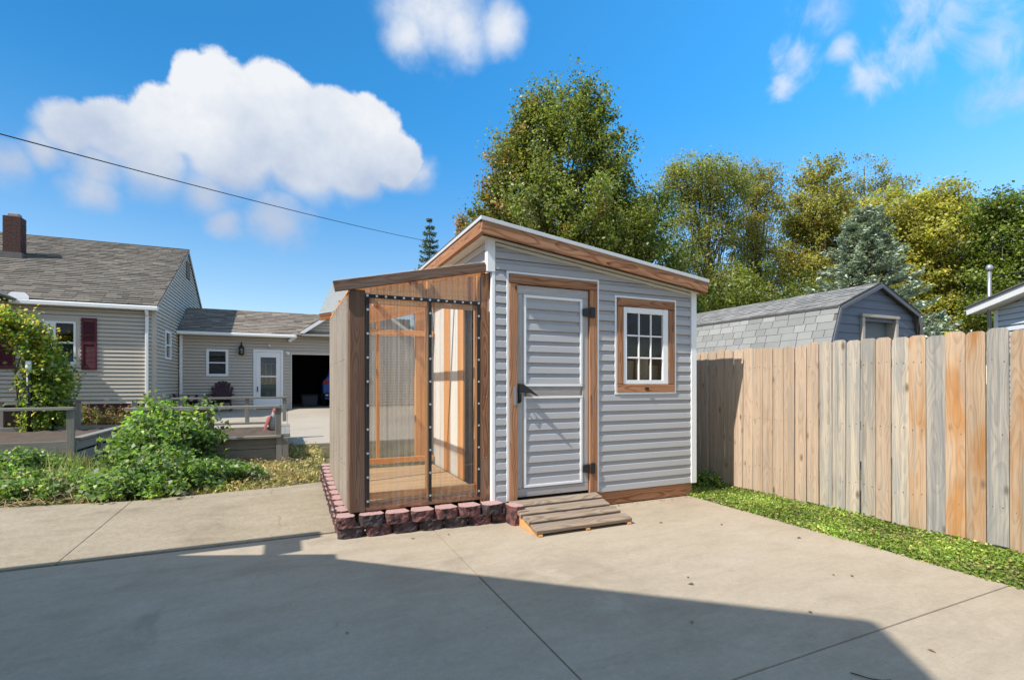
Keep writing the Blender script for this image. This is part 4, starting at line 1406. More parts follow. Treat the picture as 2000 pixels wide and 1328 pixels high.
# porch gable further left
for a_, b_ in (((-6.05, 14.9, 3.30), (-7.6, 14.9, 4.2)), ((-7.6, 14.9, 4.2), (-9.2, 14.9, 3.3))):
    board('porch_rake', a_, b_, 0.13, 0.04, WHITE, house)
    board('porch_roof', (a_[0] + (0.1 if a_ == (-6.05, 14.9, 3.30) else 0), 16.5, a_[2] + 0.10), (b_[0], 16.5, b_[2] + 0.10), 3.4, 0.05, deckm, house, (0, 1, 0), 0)
raw('porch_gable', [(-6.2, 14.96, 3.25), (-9.0, 14.96, 3.25), (-7.6, 14.96, 4.12)], [(0, 1, 2)], VINYL_TAN, house)


def dh_window(name, x0, x1, z0, z1, y, parent, frame=0.05, curtain=True, fm=None):
    """double-hung window facing -Y"""
    fm = fm or WHITE
    w = thing(name, ((x0 + x1) / 2, y, z0), None, None)
    setp(w, WM[w.name], parent)
    box('frame', x0, x0 + frame, y - 0.025, y + 0.06, z0, z1, fm, w)
    box('frame', x1 - frame, x1, y - 0.025, y + 0.06, z0, z1, fm, w)
    box('frame', x0 + frame, x1 - frame, y - 0.025, y + 0.06, z1 - frame, z1, fm, w)
    box('frame', x0 + frame, x1 - frame, y - 0.028, y + 0.06, z0, z0 + frame * 1.1, fm, w)
    zm = (z0 + z1) / 2
    box('meeting_rail', x0 + frame, x1 - frame, y - 0.015, y + 0.04, zm - 0.02, zm + 0.02, fm, w)
    box('pane', x0 + frame, x1 - frame, y + 0.012, y + 0.016, zm + 0.021, z1 - frame - 0.002, GLASS_HOUSE, w, bev=0)
    box('pane', x0 + frame, x1 - frame, y + 0.002, y + 0.006, z0 + frame * 1.1 + 0.002, zm - 0.021, GLASS_HOUSE, w, bev=0)
    if curtain:
        corr = []
        corrugated('curtain', (x0 + frame, y + 0.13, 0), (1, 0, 0), (0, -1, 0), x1 - x0 - 2 * frame, z0, lambda s_: zm, CURTAIN, w, 0.09, 0.012)
        corrugated('valance', (x0 + frame, y + 0.11, 0), (1, 0, 0), (0, -1, 0), x1 - x0 - 2 * frame, z1 - 0.26, lambda s_: z1 - 0.03, CURTAIN, w, 0.12, 0.012)
    return w


dh_window('window', -5.32, -4.88, 1.88, 2.94, HY0 - 0.005, house, 0.045)
dh_window('window', -5.90, -5.46, 1.88, 2.94, HY0 - 0.005, house, 0.045)
box('mullion', -5.458, -5.322, HY0 - 0.03, HY0 + 0.05, 1.88, 2.94, WHITE, house)
box('window_casing', -4.878, -4.79, HY0 - 0.02, HY0 + 0.05, 1.80, 3.02, VINYL_TAN, house)
box('window_casing', -5.95, -4.879, HY0 - 0.02, HY0 + 0.05, 2.942, 3.02, VINYL_TAN, house)
box('window_casing', -5.95, -4.879, HY0 - 0.045, HY0 + 0.05, 1.80, 1.878, CREAM, house)
for x in (-4.765, -6.34):
    sh = thing('shutter', (x, HY0 - 0.03, 1.74), None, None)
    setp(sh, WM[sh.name], house)
    for a_, b_, c_, d_ in ((x, x + 0.045, 1.74, 3.05), (x + 0.265, x + 0.31, 1.74, 3.05), (x + 0.046, x + 0.264, 1.74, 1.81), (x + 0.046, x + 0.264, 2.98, 3.05), (x + 0.046, x + 0.264, 2.37, 2.44)):
        box('rail', a_, b_, HY0 - 0.052, HY0 - 0.02, c_, d_, MAROON, sh)
    Vs, Fs = [], []
    for lo, hi in ((1.81, 2.37), (2.44, 2.98)):
        z = lo + 0.01
        while z < hi - 0.02:
            i = len(Vs)
            Vs += [(x + 0.046, HY0 - 0.044, z), (x + 0.264, HY0 - 0.044, z), (x + 0.264, HY0 - 0.024, z + 0.034), (x + 0.046, HY0 - 0.024, z + 0.034)]
            Fs.append((i, i + 1, i + 2, i + 3))
            z += 0.032
    tag(raw('louvres', Vs, Fs, MAROON, sh), kind='stuff')
# side window on the gable wall
sw = thing('window', (HX1, 17.4, 2.08), None, None)
setp(sw, WM[sw.name], house)
for y0, y1, z0, z1 in ((17.03, 17.09, 2.09, 2.92), (17.70, 17.76, 2.09, 2.92), (17.09, 17.70, 2.86, 2.92), (17.09, 17.70, 2.09, 2.15), (17.09, 17.70, 2.48, 2.52)):
    box('frame', HX1 - 0.02, HX1 + 0.035, y0, y1, z0, z1, WHITE, sw)
for z0, z1 in ((2.152, 2.478), (2.522, 2.858)):
    box('pane', HX1 - 0.004, HX1, 17.09, 17.70, z0, z1, GLASS_HOUSE, sw, bev=0)
box('gable_vent', HX1 + 0.015, HX1 + 0.045, 20.2, 20.8, 5.05, 5.60, plain('vent brown', (0.16, 0.10, 0.06), 0.7), house)
# chimney of laid bricks
ch = thing('chimney', (-7.05, 18.55, 4.8), None, None)
setp(ch, WM[ch.name], house)
cx0, cx1, cy0, cy1, cz0, cz1 = -7.26, -6.88, 18.42, 18.78, 4.75, 6.10
box('core', cx0 + 0.012, cx1 - 0.012, cy0 + 0.012, cy1 - 0.012, cz0, cz1 - 0.01, MORTAR, ch, bev=0)
Vb, Fb, rgc = [], [], random.Random(4)


def add_box(V_, F_, x0, x1, y0, y1, z0, z1):
    i = len(V_)
    V_ += [(x0, y0, z0), (x1, y0, z0), (x1, y1, z0), (x0, y1, z0), (x0, y0, z1), (x1, y0, z1), (x1, y1, z1), (x0, y1, z1)]
    F_ += [(i, i + 3, i + 2, i + 1), (i + 4, i + 5, i + 6, i + 7), (i, i + 1, i + 5, i + 4), (i + 1, i + 2, i + 6, i + 5), (i + 2, i + 3, i + 7, i + 6), (i + 3, i, i + 4, i + 7)]


z, rrow = cz0, 0
while z < cz1 - 0.03:
    bw = 0.205
    x = cx0 - (0.1 if rrow % 2 else 0)
    while x < cx1:
        a_, b_ = max(x, cx0), min(x + bw - 0.010, cx1)
        if b_ - a_ > 0.03:
            add_box(Vb, Fb, a_, b_, cy0 + rgc.uniform(-.003, .003), cy0 + 0.05, z, z + 0.056)
        x += bw
    y = cy0 + 0.052 - (0 if rrow % 2 else 0.1)
    while y < cy1:
        a_, b_ = max(y, cy0 + 0.052), min(y + bw - 0.010, cy1)
        if b_ - a_ > 0.03:
            add_box(Vb, Fb, cx1 - 0.05, cx1 + rgc.uniform(-.003, .003), a_, b_, z, z + 0.056)
        y += bw
    z += 0.067
    rrow += 1
tag(raw('bricks', Vb, Fb, BRICK_RED, ch), kind='stuff')
box('cap', cx0 + 0.06, cx1 - 0.06, cy0 + 0.08, cy1 - 0.08, cz1 - 0.008, cz1 + 0.09, MORTAR, ch, bev=0.02)
box('flashing', cx0 - 0.05, cx1 + 0.05, cy0 - 0.05, cy1, 4.76, 5.06, deckm, ch)

# ------------------------------------------------------------------ breezeway and garage
GYW = 18.93
gar = thing('garage_wing', (1.0, 21.0, 0.5), 'tan breezeway and attached garage with white storm door and open bay', 'garage')
GZ0, GEZ = 0.50, 3.02
Vq, Fq = lap_data((HX1 + 0.03, GYW, GZ0), (1, 0, 0), (0, -1, 0), 9.2, GZ0, 4.75, 0.102, LAP,
                  holes=[(-1.06 - HX1 - .03, -0.18 - HX1 - .03, 0.3, 2.52), (-2.44 - HX1 - .03, -1.83 - HX1 - .03, 1.63, 2.51), (0.10 - HX1 - .03, 2.75 - HX1 - .03, 0.3, 2.44)])
gw = raw('front_siding', Vq, Fq, VINYL_TAN, gar)
SLG = 0.72
PKX = 2.45
# rises as a gable over the garage bay
bm = bmesh.new()
bm.from_mesh(gw.data)
bmesh.ops.delete(bm, geom=[f for f in bm.faces if f.calc_center_median().z > GEZ and (f.calc_center_median().x < 0.2)], context='FACES')
bm.to_mesh(gw.data)
bm.free()
PKZ = 3.04 + (PKX - 0.30) * SLG
V0 = Vector((0.30, GYW, 3.00))
bm = bmesh.new()
bm.from_mesh(gw.data)
geom = list(bm.verts) + list(bm.edges) + list(bm.faces)
bmesh.ops.bisect_plane(bm, geom=geom, plane_co=(0.30, GYW, 3.06), plane_no=(0, 0, 1))
bmesh.ops.bisect_plane(bm, geom=list(bm.verts) + list(bm.edges) + list(bm.faces), plane_co=(0.30, GYW, 3.03), plane_no=(-SLG, 0, 1))
bmesh.ops.bisect_plane(bm, geom=list(bm.verts) + list(bm.edges) + list(bm.faces), plane_co=(2 * PKX - 0.30, GYW, 3.03), plane_no=(SLG, 0, 1))


def above(c):
    if c.z < 3.0:
        return False
    return (c.z - 3.03 > SLG * (c.x - 0.30) + 1e-4) or (c.z - 3.03 > SLG * (2 * PKX - 0.30 - c.x) + 1e-4)


bmesh.ops.delete(bm, geom=[f for f in bm.faces if above(f.calc_center_median())], context='FACES')
bm.to_mesh(gw.data)
bm.free()
tag(gw, kind='stuff')
for a_, b_ in (((0.02, 2.84), (PKX, PKZ)), ((PKX, PKZ), (2 * PKX - 0.02, 2.84))):
    board('rake_board', (a_[0], GYW - 0.19, a_[1]), (b_[0], GYW - 0.19, b_[1]), 0.10, 0.03, WHITE, gar)
    board('gable_roof', (a_[0], 21.8, a_[1] + 0.07), (b_[0], 21.8, b_[1] + 0.07), 6.1, 0.04, deckm, gar, (0, 1, 0), 0)
    board('rake_soffit', (a_[0], GYW - 0.09, a_[1] - 0.03), (b_[0], GYW - 0.09, b_[1] - 0.03), 0.18, 0.012, CREAM, gar, (0, 1, 0), 0)
# breezeway roof
gey, gez = GYW - 0.32, GEZ - 0.02
gry, grz = 20.43, 3.99
board('roof_deck', ((HX1 + 1.6) / 2, gey, gez + 0.02), ((HX1 + 1.6) / 2, gry, grz + 0.02), 1.6 - HX1 - .05, 0.04, deckm, gar, (1, 0, 0), 0)
board('roof_deck', ((HX1 + 1.6) / 2, gry, grz + 0.02), ((HX1 + 1.6) / 2, 22.3, gez), 1.6 - HX1 - .05, 0.04, deckm, gar, (1, 0, 0), 0)
shingles('roof_shingles', (HX1 + 0.04, gey - 0.02, gez + 0.045), (1, 0, 0), (0, gry - gey, grz - gez), 4.9, math.hypot(gry - gey, grz - gez), 0.13, 0.30,
         [(0.25, 0.21, 0.17), (0.21, 0.175, 0.145), (0.29, 0.25, 0.205)], gar, rng_s, 0.016, clipfn=lambda u_, v_: (HX1 + u_) < 0.35 + v_ * 0.9)
box('gutter', HX1 + 0.02, 0.27, gey - 0.10, gey - 0.004, gez - 0.05, gez + 0.045, WHITE, gar, bev=0.02)
box('soffit', HX1 + 0.02, 0.27, gey, GYW - 0.02, gez - 0.045, gez - 0.03, CREAM, gar, bev=0)
box('downspout', HX1 + 0.05, HX1 + 0.13, GYW - 0.11, GYW - 0.04, 0.55, gez - 0.05, WHITE, gar, bev=0.01)
dh_window('window', -2.45, -1.82, 1.62, 2.52, GYW - 0.012, gar, 0.075, False)
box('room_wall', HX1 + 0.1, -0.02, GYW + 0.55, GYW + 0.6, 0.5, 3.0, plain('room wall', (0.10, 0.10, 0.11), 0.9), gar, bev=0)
# storm door
dr = thing('storm_door', (-0.62, GYW, 0.5), None, None)
setp(dr, WM[dr.name], gar)
for x0, x1, z0, z1 in ((-1.078, -1.00, 0.50, 2.54), (-0.24, -0.162, 0.50, 2.54), (-0.999, -0.241, 2.46, 2.54)):
    box('jamb', x0, x1, GYW - 0.045, GYW + 0.05, z0, z1, WHITE, dr)
for x0, x1, z0, z1 in ((-0.995, -0.86, 0.52, 2.455), (-0.38, -0.245, 0.52, 2.455), (-0.859, -0.381, 2.28, 2.455), (-0.859, -0.381, 0.52, 0.86), (-0.859, -0.381, 1.60, 1.65)):
    box('stile', x0, x1, GYW - 0.03, GYW + 0.01, z0, z1, WHITE, dr)
box('pane', -0.859, -0.381, GYW - 0.012, GYW - 0.008, 1.651, 2.279, GLASS_HOUSE, dr, bev=0)
box('pane', -0.859, -0.381, GYW - 0.012, GYW - 0.008, 0.861, 1.599, GLASS_HOUSE, dr, bev=0)
box('inner_door', -0.86, -0.38, GYW + 0.05, GYW + 0.09, 0.52, 1.36, plain('inner door pale', (0.50, 0.54, 0.52), 0.6), dr, bev=0)
for x in (-0.70, -0.54):
    box('muntin', x - 0.01, x + 0.01, GYW + 0.05, GYW + 0.07, 1.37, 2.05, WHITE, dr)
box('muntin', -0.85, -0.39, GYW + 0.05, GYW + 0.07, 2.05, 2.07, WHITE, dr)
box('handle', -0.965, -0.935, GYW - 0.06, GYW - 0.032, 1.10, 1.28, BLACK, dr)
# garage inside
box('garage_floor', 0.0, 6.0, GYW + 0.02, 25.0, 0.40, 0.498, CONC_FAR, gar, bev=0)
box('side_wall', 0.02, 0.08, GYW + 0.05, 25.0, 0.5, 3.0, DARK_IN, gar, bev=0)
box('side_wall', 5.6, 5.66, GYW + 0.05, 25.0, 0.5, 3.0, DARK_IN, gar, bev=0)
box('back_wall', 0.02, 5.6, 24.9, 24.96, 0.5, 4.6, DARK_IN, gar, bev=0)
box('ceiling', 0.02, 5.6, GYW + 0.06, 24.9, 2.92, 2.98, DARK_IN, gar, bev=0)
box('bay_trim', 0.075, 0.115, GYW - 0.035, GYW + 0.04, 0.5, 2.44, CREAM, gar)
box('bay_trim', 0.116, 2.73, GYW - 0.035, GYW + 0.04, 2.40, 2.44, CREAM, gar)
# lantern, camera and flood lamp on the wall
lan = thing('wall_lantern', (-1.43, GYW - 0.1, 2.35), 'dark bronze bell-shaped lantern on the tan wall beside the storm door', 'lantern')
lathe('cage', [(0.07, 0.0), (0.085, 0.03), (0.085, 0.17), (0.06, 0.24), (0.02, 0.30)], glass('lantern glass', (0.35, 0.25, 0.15), 0.1, 0.2), lan, (-1.43, GYW - 0.12, 2.37), 8)
lathe('roof', [(0.088, 0.0), (0.07, 0.06), (0.03, 0.12), (0.012, 0.15), (0.02, 0.17), (0.003, 0.20)], BRONZE, lan, (-1.43, GYW - 0.12, 2.55), 8)
lathe('base', [(0.05, 0.0), (0.09, 0.02), (0.088, 0.04)], BRONZE, lan, (-1.43, GYW - 0.12, 2.34), 8)
for q in range(4):
    a_ = math.pi / 4 + q * math.pi / 2
    tube('bar', [(-1.43 + 0.087 * math.cos(a_), GYW - 0.12 + 0.087 * math.sin(a_), 2.38), (-1.43 + 0.087 * math.cos(a_), GYW - 0.12 + 0.087 * math.sin(a_), 2.56)], 0.008, BRONZE, lan, 5)
lathe('candle', [(0.022, 0), (0.022, 0.12), (0.004, 0.13)], WHITE, lan, (-1.43, GYW - 0.12, 2.38), 8)
tube('arm', [(-1.43, GYW - 0.12, 2.72), (-1.43, GYW - 0.05, 2.78), (-1.43, GYW - 0.01, 2.70)], 0.012, BRONZE, lan, 6)
cam_ = thing('security_camera', (-0.60, GYW - 0.1, 2.66), 'small white security camera above the storm door', 'camera')
lathe('bracket', [(0.04, 0), (0.04, 0.02), (0.015, 0.03), (0.015, 0.06)], WHITE, cam_, (-0.60, GYW - 0.015, 2.70), 10, M=Matrix.Rotation(math.pi / 2, 4, 'X'))
lathe('body', [(0.03, 0), (0.042, 0.015), (0.042, 0.10), (0.03, 0.12)], WHITE, cam_, (-0.60, GYW - 0.07, 2.69), 12, M=Matrix.Rotation(2.2, 4, 'X'))
lathe('lens', [(0.028, 0), (0.028, 0.006)], BLACK, cam_, (-0.60, GYW - 0.166, 2.62), 10, M=Matrix.Rotation(2.2, 4, 'X'))
fl = thing('flood_lamp', (-0.03, GYW - 0.1, 2.43), 'small white motion flood lamp between the storm door and garage bay', 'lamp')
lathe('base', [(0.045, 0), (0.045, 0.03), (0.02, 0.04)], WHITE, fl, (-0.04, GYW - 0.015, 2.46), 10, M=Matrix.Rotation(math.pi / 2, 4, 'X'))
lathe('head', [(0.02, 0), (0.035, 0.03), (0.05, 0.10), (0.045, 0.105)], WHITE, fl, (-0.03, GYW - 0.06, 2.46), 12, M=Matrix.Rotation(2.0, 4, 'X') @ Matrix.Rotation(0.4, 4, 'Y'))

# ------------------------------------------------------------------ blue car parked in the bay
car = thing('parked_car', (2.15, 21.5, 0.5), 'bright blue hatchback parked nose-in inside the open garage bay', 'car')
CZ = 0.5
cx, cyr = 2.05, 20.2
prof = [(-0.80, 0.28), (-0.86, 0.55), (-0.88, 0.85), (-0.84, 0.98), (-0.72, 1.12), (-0.60, 1.38), (-0.52, 1.46), (0, 1.50)]
prof = prof + [(-x, z) for x, z in reversed(prof[:-1])]
sec = [(0.0, 0.95, 0.0), (0.12, 1.0, 0.02), (0.8, 1.0, 0.05), (2.2, 1.0, 0.05), (3.0, 1.0, -0.02), (3.3, 0.99, -0.42), (4.1, 0.93, -0.50), (4.25, 0.86, -0.55)]
V_, F_ = [], []
for yy, sx, dz in sec:
    for x, z in prof:
        zz = z if z < 1.0 else 1.0 + (z - 1.0) * max(0.0, 1 + dz * 2)
        V_.append((cx + x * sx, cyr + yy + (0.30 * max(0, z - 1.0) if yy < 0.5 else 0), CZ + zz))
n_ = len(prof)
for i in range(len(sec) - 1):
    for k in range(n_ - 1):
        F_.append((i * n_ + k, i * n_ + k + 1, (i + 1) * n_ + k + 1, (i + 1) * n_ + k))
    F_.append((i * n_ + n_ - 1, i * n_, (i + 1) * n_, (i + 1) * n_ + n_ - 1))
F_.append(tuple(range(n_)))
F_.append(tuple((len(sec) - 1) * n_ + k for k in reversed(range(n_))))
raw('body', V_, F_, BLUE_CAR, car)
raw('rear_window', [(cx - 0.60, cyr + 0.035, CZ + 1.08), (cx + 0.60, cyr + 0.035, CZ + 1.08), (cx + 0.50, cyr + 0.115, CZ + 1.40), (cx - 0.50, cyr + 0.115, CZ + 1.40)], [(0, 1, 2, 3)], GLASS_HOUSE, car)
for s_ in (-1, 1):
    raw('tail_light', [(cx + s_ * 0.62, cyr - 0.012, CZ + 0.86), (cx + s_ * 0.84, cyr - 0.008, CZ + 0.84), (cx + s_ * 0.83, cyr - 0.005, CZ + 1.00), (cx + s_ * 0.66, cyr - 0.010, CZ + 1.00)], [(0, 1, 2, 3)], plain('tail lamp %d' % len(MATS), (0.35, 0.02, 0.02), 0.2), car)
    for yy in (0.75, 3.35):
        wh = lathe('wheel', [(0.20, -0.10), (0.32, -0.09), (0.33, 0.0), (0.32, 0.09), (0.20, 0.10)], RUBBER, car, (cx + s_ * 0.76, cyr + yy, CZ + 0.33), 20, M=Matrix.Rotation(math.pi / 2, 4, 'Y'))
        lathe('rim', [(0.19, -0.105), (0.19, 0.105)], GALV, wh, (cx + s_ * 0.76, cyr + yy, CZ + 0.33), 12, M=Matrix.Rotation(math.pi / 2, 4, 'Y'))
box('bumper', cx - 0.80, cx + 0.80, cyr - 0.05, cyr + 0.1, CZ + 0.34, CZ + 0.52, BLACK, car, bev=0.03)
box('number_plate', cx - 0.24, cx + 0.24, cyr - 0.02, cyr - 0.01, CZ + 0.62, CZ + 0.75, WHITE, car)
for s_ in (-1, 1):
    box('reflector', cx + s_ * 0.70 - 0.05, cx + s_ * 0.70 + 0.05, cyr - 0.062, cyr - 0.05, CZ + 0.42, CZ + 0.46, WHITE, car)
bag = thing('storage_bin', (0.75, 20.6, 0.5), 'dark storage bin with lid just inside the garage bay', 'bin')
plate('tub', [(-0.26, 0), (0.26, 0), (0.30, 0.42), (-0.30, 0.42)], 0.42, plain('bin dark', (0.03, 0.035, 0.05), 0.5), bag, Matrix.Translation((0.75, 20.6, 0.5)) @ Matrix.Rotation(math.pi / 2, 4, 'X'), 0.02)
box('lid', 0.43, 1.07, 20.36, 20.84, 0.922, 0.96, MATS['bin dark'], bag, bev=0.012)

# ------------------------------------------------------------------ patio chairs and table
def adirondack(x, y, z, rz, label):
    c = thing('patio_chair', (x, y, z), label, 'chair', 'maroon patio chairs by the breezeway')
    T = Matrix.Translation((x, y, z)) @ Matrix.Rotation(rz, 4, 'Z')

    def b(name, p0, p1, w, t_, wd=(0, 0, 1)):
        q = T.to_3x3()
        return board(name, T @ Vector(p0), T @ Vector(p1), w, t_, MAROON_CHAIR, c, q @ Vector(wd), 0.006)
    for i in range(7):
        s_ = (i - 3) / 3.0
        top = 0.98 - 0.20 * abs(s_) ** 2.4
        b('back_slat', (s_ * 0.18, 0.16, 0.30), (s_ * 0.285, 0.16 + 0.30 * (top - 0.3) / 0.68, top), 0.080, 0.018, (1, 0, 0))
    for i in range(5):
        b('seat_slat', (-0.25, -0.30 + 0.095 * i, 0.37 - 0.022 * i), (0.25, -0.30 + 0.095 * i, 0.37 - 0.022 * i), 0.085, 0.018, (0, 1, -0.2))
    for s_ in (-1, 1):
        b('arm', (s_ * 0.33, -0.36, 0.555), (s_ * 0.31, 0.36, 0.545), 0.11, 0.02, (1, 0, 0))
        b('leg', (s_ * 0.30, -0.31, 0.0), (s_ * 0.31, -0.31, 0.545), 0.08, 0.022, (0, 1, 0))
        b('leg', (s_ * 0.27, -0.30, 0.36), (s_ * 0.27, 0.45, 0.02), 0.10, 0.022, (0, 0, 1))
    b('back_brace', (-0.33, 0.30, 0.53), (0.33, 0.30, 0.53), 0.05, 0.02)
    return c


adirondack(-1.98, 18.45, 0.49, 0.0, 'maroon slatted patio chair with rounded back, below the breezeway window')
adirondack(-2.98, 17.9, 0.47, math.radians(78), 'maroon slatted patio chair turned sideways at the house corner')
tb = thing('patio_table', (-2.45, 18.3, 0.48), 'low dark patio table between the two maroon chairs', 'table')
for i in range(4):
    box('top_slat', -2.72 + 0.135 * i, -2.72 + 0.135 * i + 0.125, 18.05, 18.55, 0.93, 0.955, MAROON_CHAIR, tb)
for x in (-2.69, -2.24):
    for y in (18.08, 18.48):
        box('leg', x, x + 0.05, y, y + 0.05, 0.485, 0.928, MAROON_CHAIR, tb)
lathe('cup', [(0.03, 0), (0.036, 0.05), (0.036, 0.10), (0.03, 0.11)], WHITE, None, (-2.42, 18.3, 0.957), 12)
tag(bpy.data.objects['cup'], 'small white cup standing on the low patio table', 'cup')

# ------------------------------------------------------------------ gabled building behind and left of the viewpoint, whose shade falls on the pad
ob_ = thing('gabled_building', (-6.0, 0.9, 0), 'white gable-ended outbuilding whose shade lies across the concrete pad', 'building')
XW, AZ, AY, EZ, EY = -2.075, 6.47, 0.60, 3.0, 3.68
Vq, Fq = lap_data((XW - 0.2, 2 * AY - EY + 0.3, 0.0), (0, 1, 0), (1, 0, 0), 2 * (EY - AY) - 0.6, 0.0, AZ, 0.12, LAP)
g2 = raw('gable_siding', Vq, Fq, VINYL_WHITE, ob_)
ps = (AZ - EZ) / (EY - AY)
clip_mesh(g2, [((0, AY, AZ - 0.06), (0, ps, 1)), ((0, AY, AZ - 0.06), (0, -ps, 1))])
tag(g2, kind='stuff')
for s_ in (1, -1):
    board('roof', (-6.1, AY + s_ * (EY - AY), EZ - 0.02), (-6.1, AY, AZ - 0.02), 7.8, 0.05, deckm, ob_, (1, 0, 0), 0)
    y_ = AY + s_ * (EY - AY - 0.3)
    box('side_wall', -9.8, XW - 0.2, min(y_, y_ - 0.1 * s_), max(y_, y_ - 0.1 * s_), 0, EZ + 0.2, VINYL_WHITE, ob_, bev=0)
box('porch_beam', -9.0, -2.31, 4.25, 4.43, 2.98, 3.14, WHITE, ob_)
box('bracket', -2.65, -2.45, 3.93, 4.248, 2.98, 3.10, WHITE, ob_)  # unseen, added to cast the short bar of shade joining the strip
plate('porch_roof', [(-2.185, 3.73), (-2.635, 3.92), (-3.375, 4.235), (-9.0, 4.235), (-9.0, 3.5), (-2.185, 3.5)], 0.08, WHITE, ob_, Matrix.Translation((0, 0, 3.04)))  # unseen; outline shaped so its shadow fits the shade edge on the pad
for x in (-5.5, -8.6):
    box('porch_post', x - 0.06, x + 0.06, 4.30, 4.42, 0.0, 2.978, WHITE, ob_)

# ------------------------------------------------------------------ raised beds
def rail_line(p, q, parent, h0, mat=BEDWOOD):
    return board('rail', p, q, 0.045, 0.085, mat, parent)


bedA = thing('raised_bed', (-4.2, 11.2, 0.2), 'weathered raised bed with a low rail, under the yellowing vine arch', 'planter')
ax0, ax1, ay0, ay1 = -6.6, -2.96, 9.62, 13.0
gA = ground_z(9.6)
TA = 0.52
for r, (z0, z1) in enumerate(((gA - 0.02, gA + 0.165), (gA + 0.172, TA))):
    box('side_board', ax0, ax1 - 0.042, ay0, ay0 + 0.04, z0, z1, BEDWOOD, bedA)
    box('side_board', ax1 - 0.04, ax1, ay0 + 0.06, ay1, z0 + 0.03, z1 + 0.06 * 0, BEDWOOD, bedA)
    box('side_board', ax0, ax1 - 0.042, ay1 - 0.04, ay1, z0 + 0.05, z1, BEDWOOD, bedA)
box('cap_board', ax1 - 0.10, ax1 + 0.04, ay0 + 0.10, ay1, TA + 0.003, TA + 0.038, BEDWOOD, bedA)
for y in (10.6, 11.7, 12.7):
    box('stake', ax1 + 0.002, ax1 + 0.045, y, y + 0.09, gA - 0.02, TA, BEDWOOD, bedA)
for x in (-3.05, -4.35, -5.6):
    box('rail_post', x, x + 0.09, ay0 - 0.05, ay0 - 0.002, gA - 0.02, 0.99, BEDWOOD, bedA)
for x in (-3.05, -4.0, -5.2):
    box('rail_post', x, x + 0.085, ay1 + 0.002, ay1 + 0.05, gA, 1.02, BEDWOOD, bedA)
box('rail', -6.6, -2.96, ay0 - 0.075, ay0 + 0.02, 0.992, 1.035, BEDWOOD, bedA)
box('rail', -6.6, -2.96, ay1 - 0.02, ay1 + 0.07, 1.022, 1.06, BEDWOOD, bedA)


def soil_sheet(x0, x1, y0, y1, z, parent, seed, amp=0.04):
    rg = np.random.default_rng(seed)
    nx_, ny_ = 26, 22
    V_ = []
    for j in range(ny_):
        for i in range(nx_):
            V_.append((x0 + (x1 - x0) * i / (nx_ - 1), y0 + (y1 - y0) * j / (ny_ - 1), z + rg.normal() * amp * 0.4))
    F_ = [(j * nx_ + i, j * nx_ + i + 1, (j + 1) * nx_ + i + 1, (j + 1) * nx_ + i) for j in range(ny_ - 1) for i in range(nx_ - 1)]
    return raw('soil', V_, F_, SOIL, parent, smooth=True)


soil_sheet(ax0 + 0.02, ax1 - 0.05, ay0 + 0.05, ay1 - 0.05, 0.44, bedA, 1)

bedB = thing('raised_bed', (-0.9, 10.2, 0.15), 'weathered timber raised bed holding bare soil and a red bird figure', 'planter')
bx0, bx1, by0, by1 = -2.1, -0.10, 9.05, 11.4
gB = ground_z(9.05)
TB = 0.53
for z0, z1 in ((gB - 0.02, gB + 0.175), (gB + 0.182, TB - 0.03)):
    box('side_board', bx0, bx1 - 0.002, by0, by0 + 0.04, z0, z1, BEDWOOD, bedB)
    box('side_board', bx1 - 0.04, bx1, by0 + 0.10, by1, z0, z1, BEDWOOD, bedB)
    box('side_board', bx0, bx1 - 0.042, by1 - 0.04, by1, z0, z1, BEDWOOD, bedB)
    box('side_board', bx0 - 0.04, bx0 - 0.002, by0, by1, z0, z1, BEDWOOD, bedB)
box('cap_board', bx0, bx1 - 0.005, by0 - 0.07, by0 + 0.05, TB - 0.028, TB + 0.01, BEDWOOD, bedB)
box('cap_board', bx1 - 0.03, bx1 + 0.13, by0 - 0.02, by1 + 0.02, TB - 0.026, TB + 0.013, BEDWOOD, bedB)
box('cap_board', bx0, bx1 - 0.034, by1 - 0.05, by1 + 0.09, TB + 0.03, TB + 0.07, BEDWOOD, bedB)
for dx in (-0.01, 0.085):
    box('corner_post', bx1 - 0.07 + dx, bx1 + 0.02 + dx, by0 - 0.048, by0 - 0.003, gB - 0.03, TB - 0.03, BEDWOOD, bedB)
for x in (-1.98, -1.15, -0.19):
    box('rail_post', x, x + 0.085, by0 - 0.03, by0 + 0.03, TB + 0.012, 0.985, BEDWOOD, bedB)
for x in (-1.95, -0.80, -0.11):
    box('rail_post', x, x + 0.075, by1 - 0.02, by1 + 0.04, TB + 0.072, 1.075, BEDWOOD, bedB)
box('rail', bx0 - 0.1, bx1 - 0.0, by0 - 0.05, by0 + 0.05, 0.987, 1.03, BEDWOOD, bedB)
box('rail', bx0 + 0.05, bx1 + 0.08, by1 - 0.04, by1 + 0.06, 1.077, 1.115, BEDWOOD, bedB)
soil_sheet(bx0 + 0.02, bx1 - 0.05, by0 + 0.05, by1 - 0.05, 0.475, bedB, 2, 0.05)

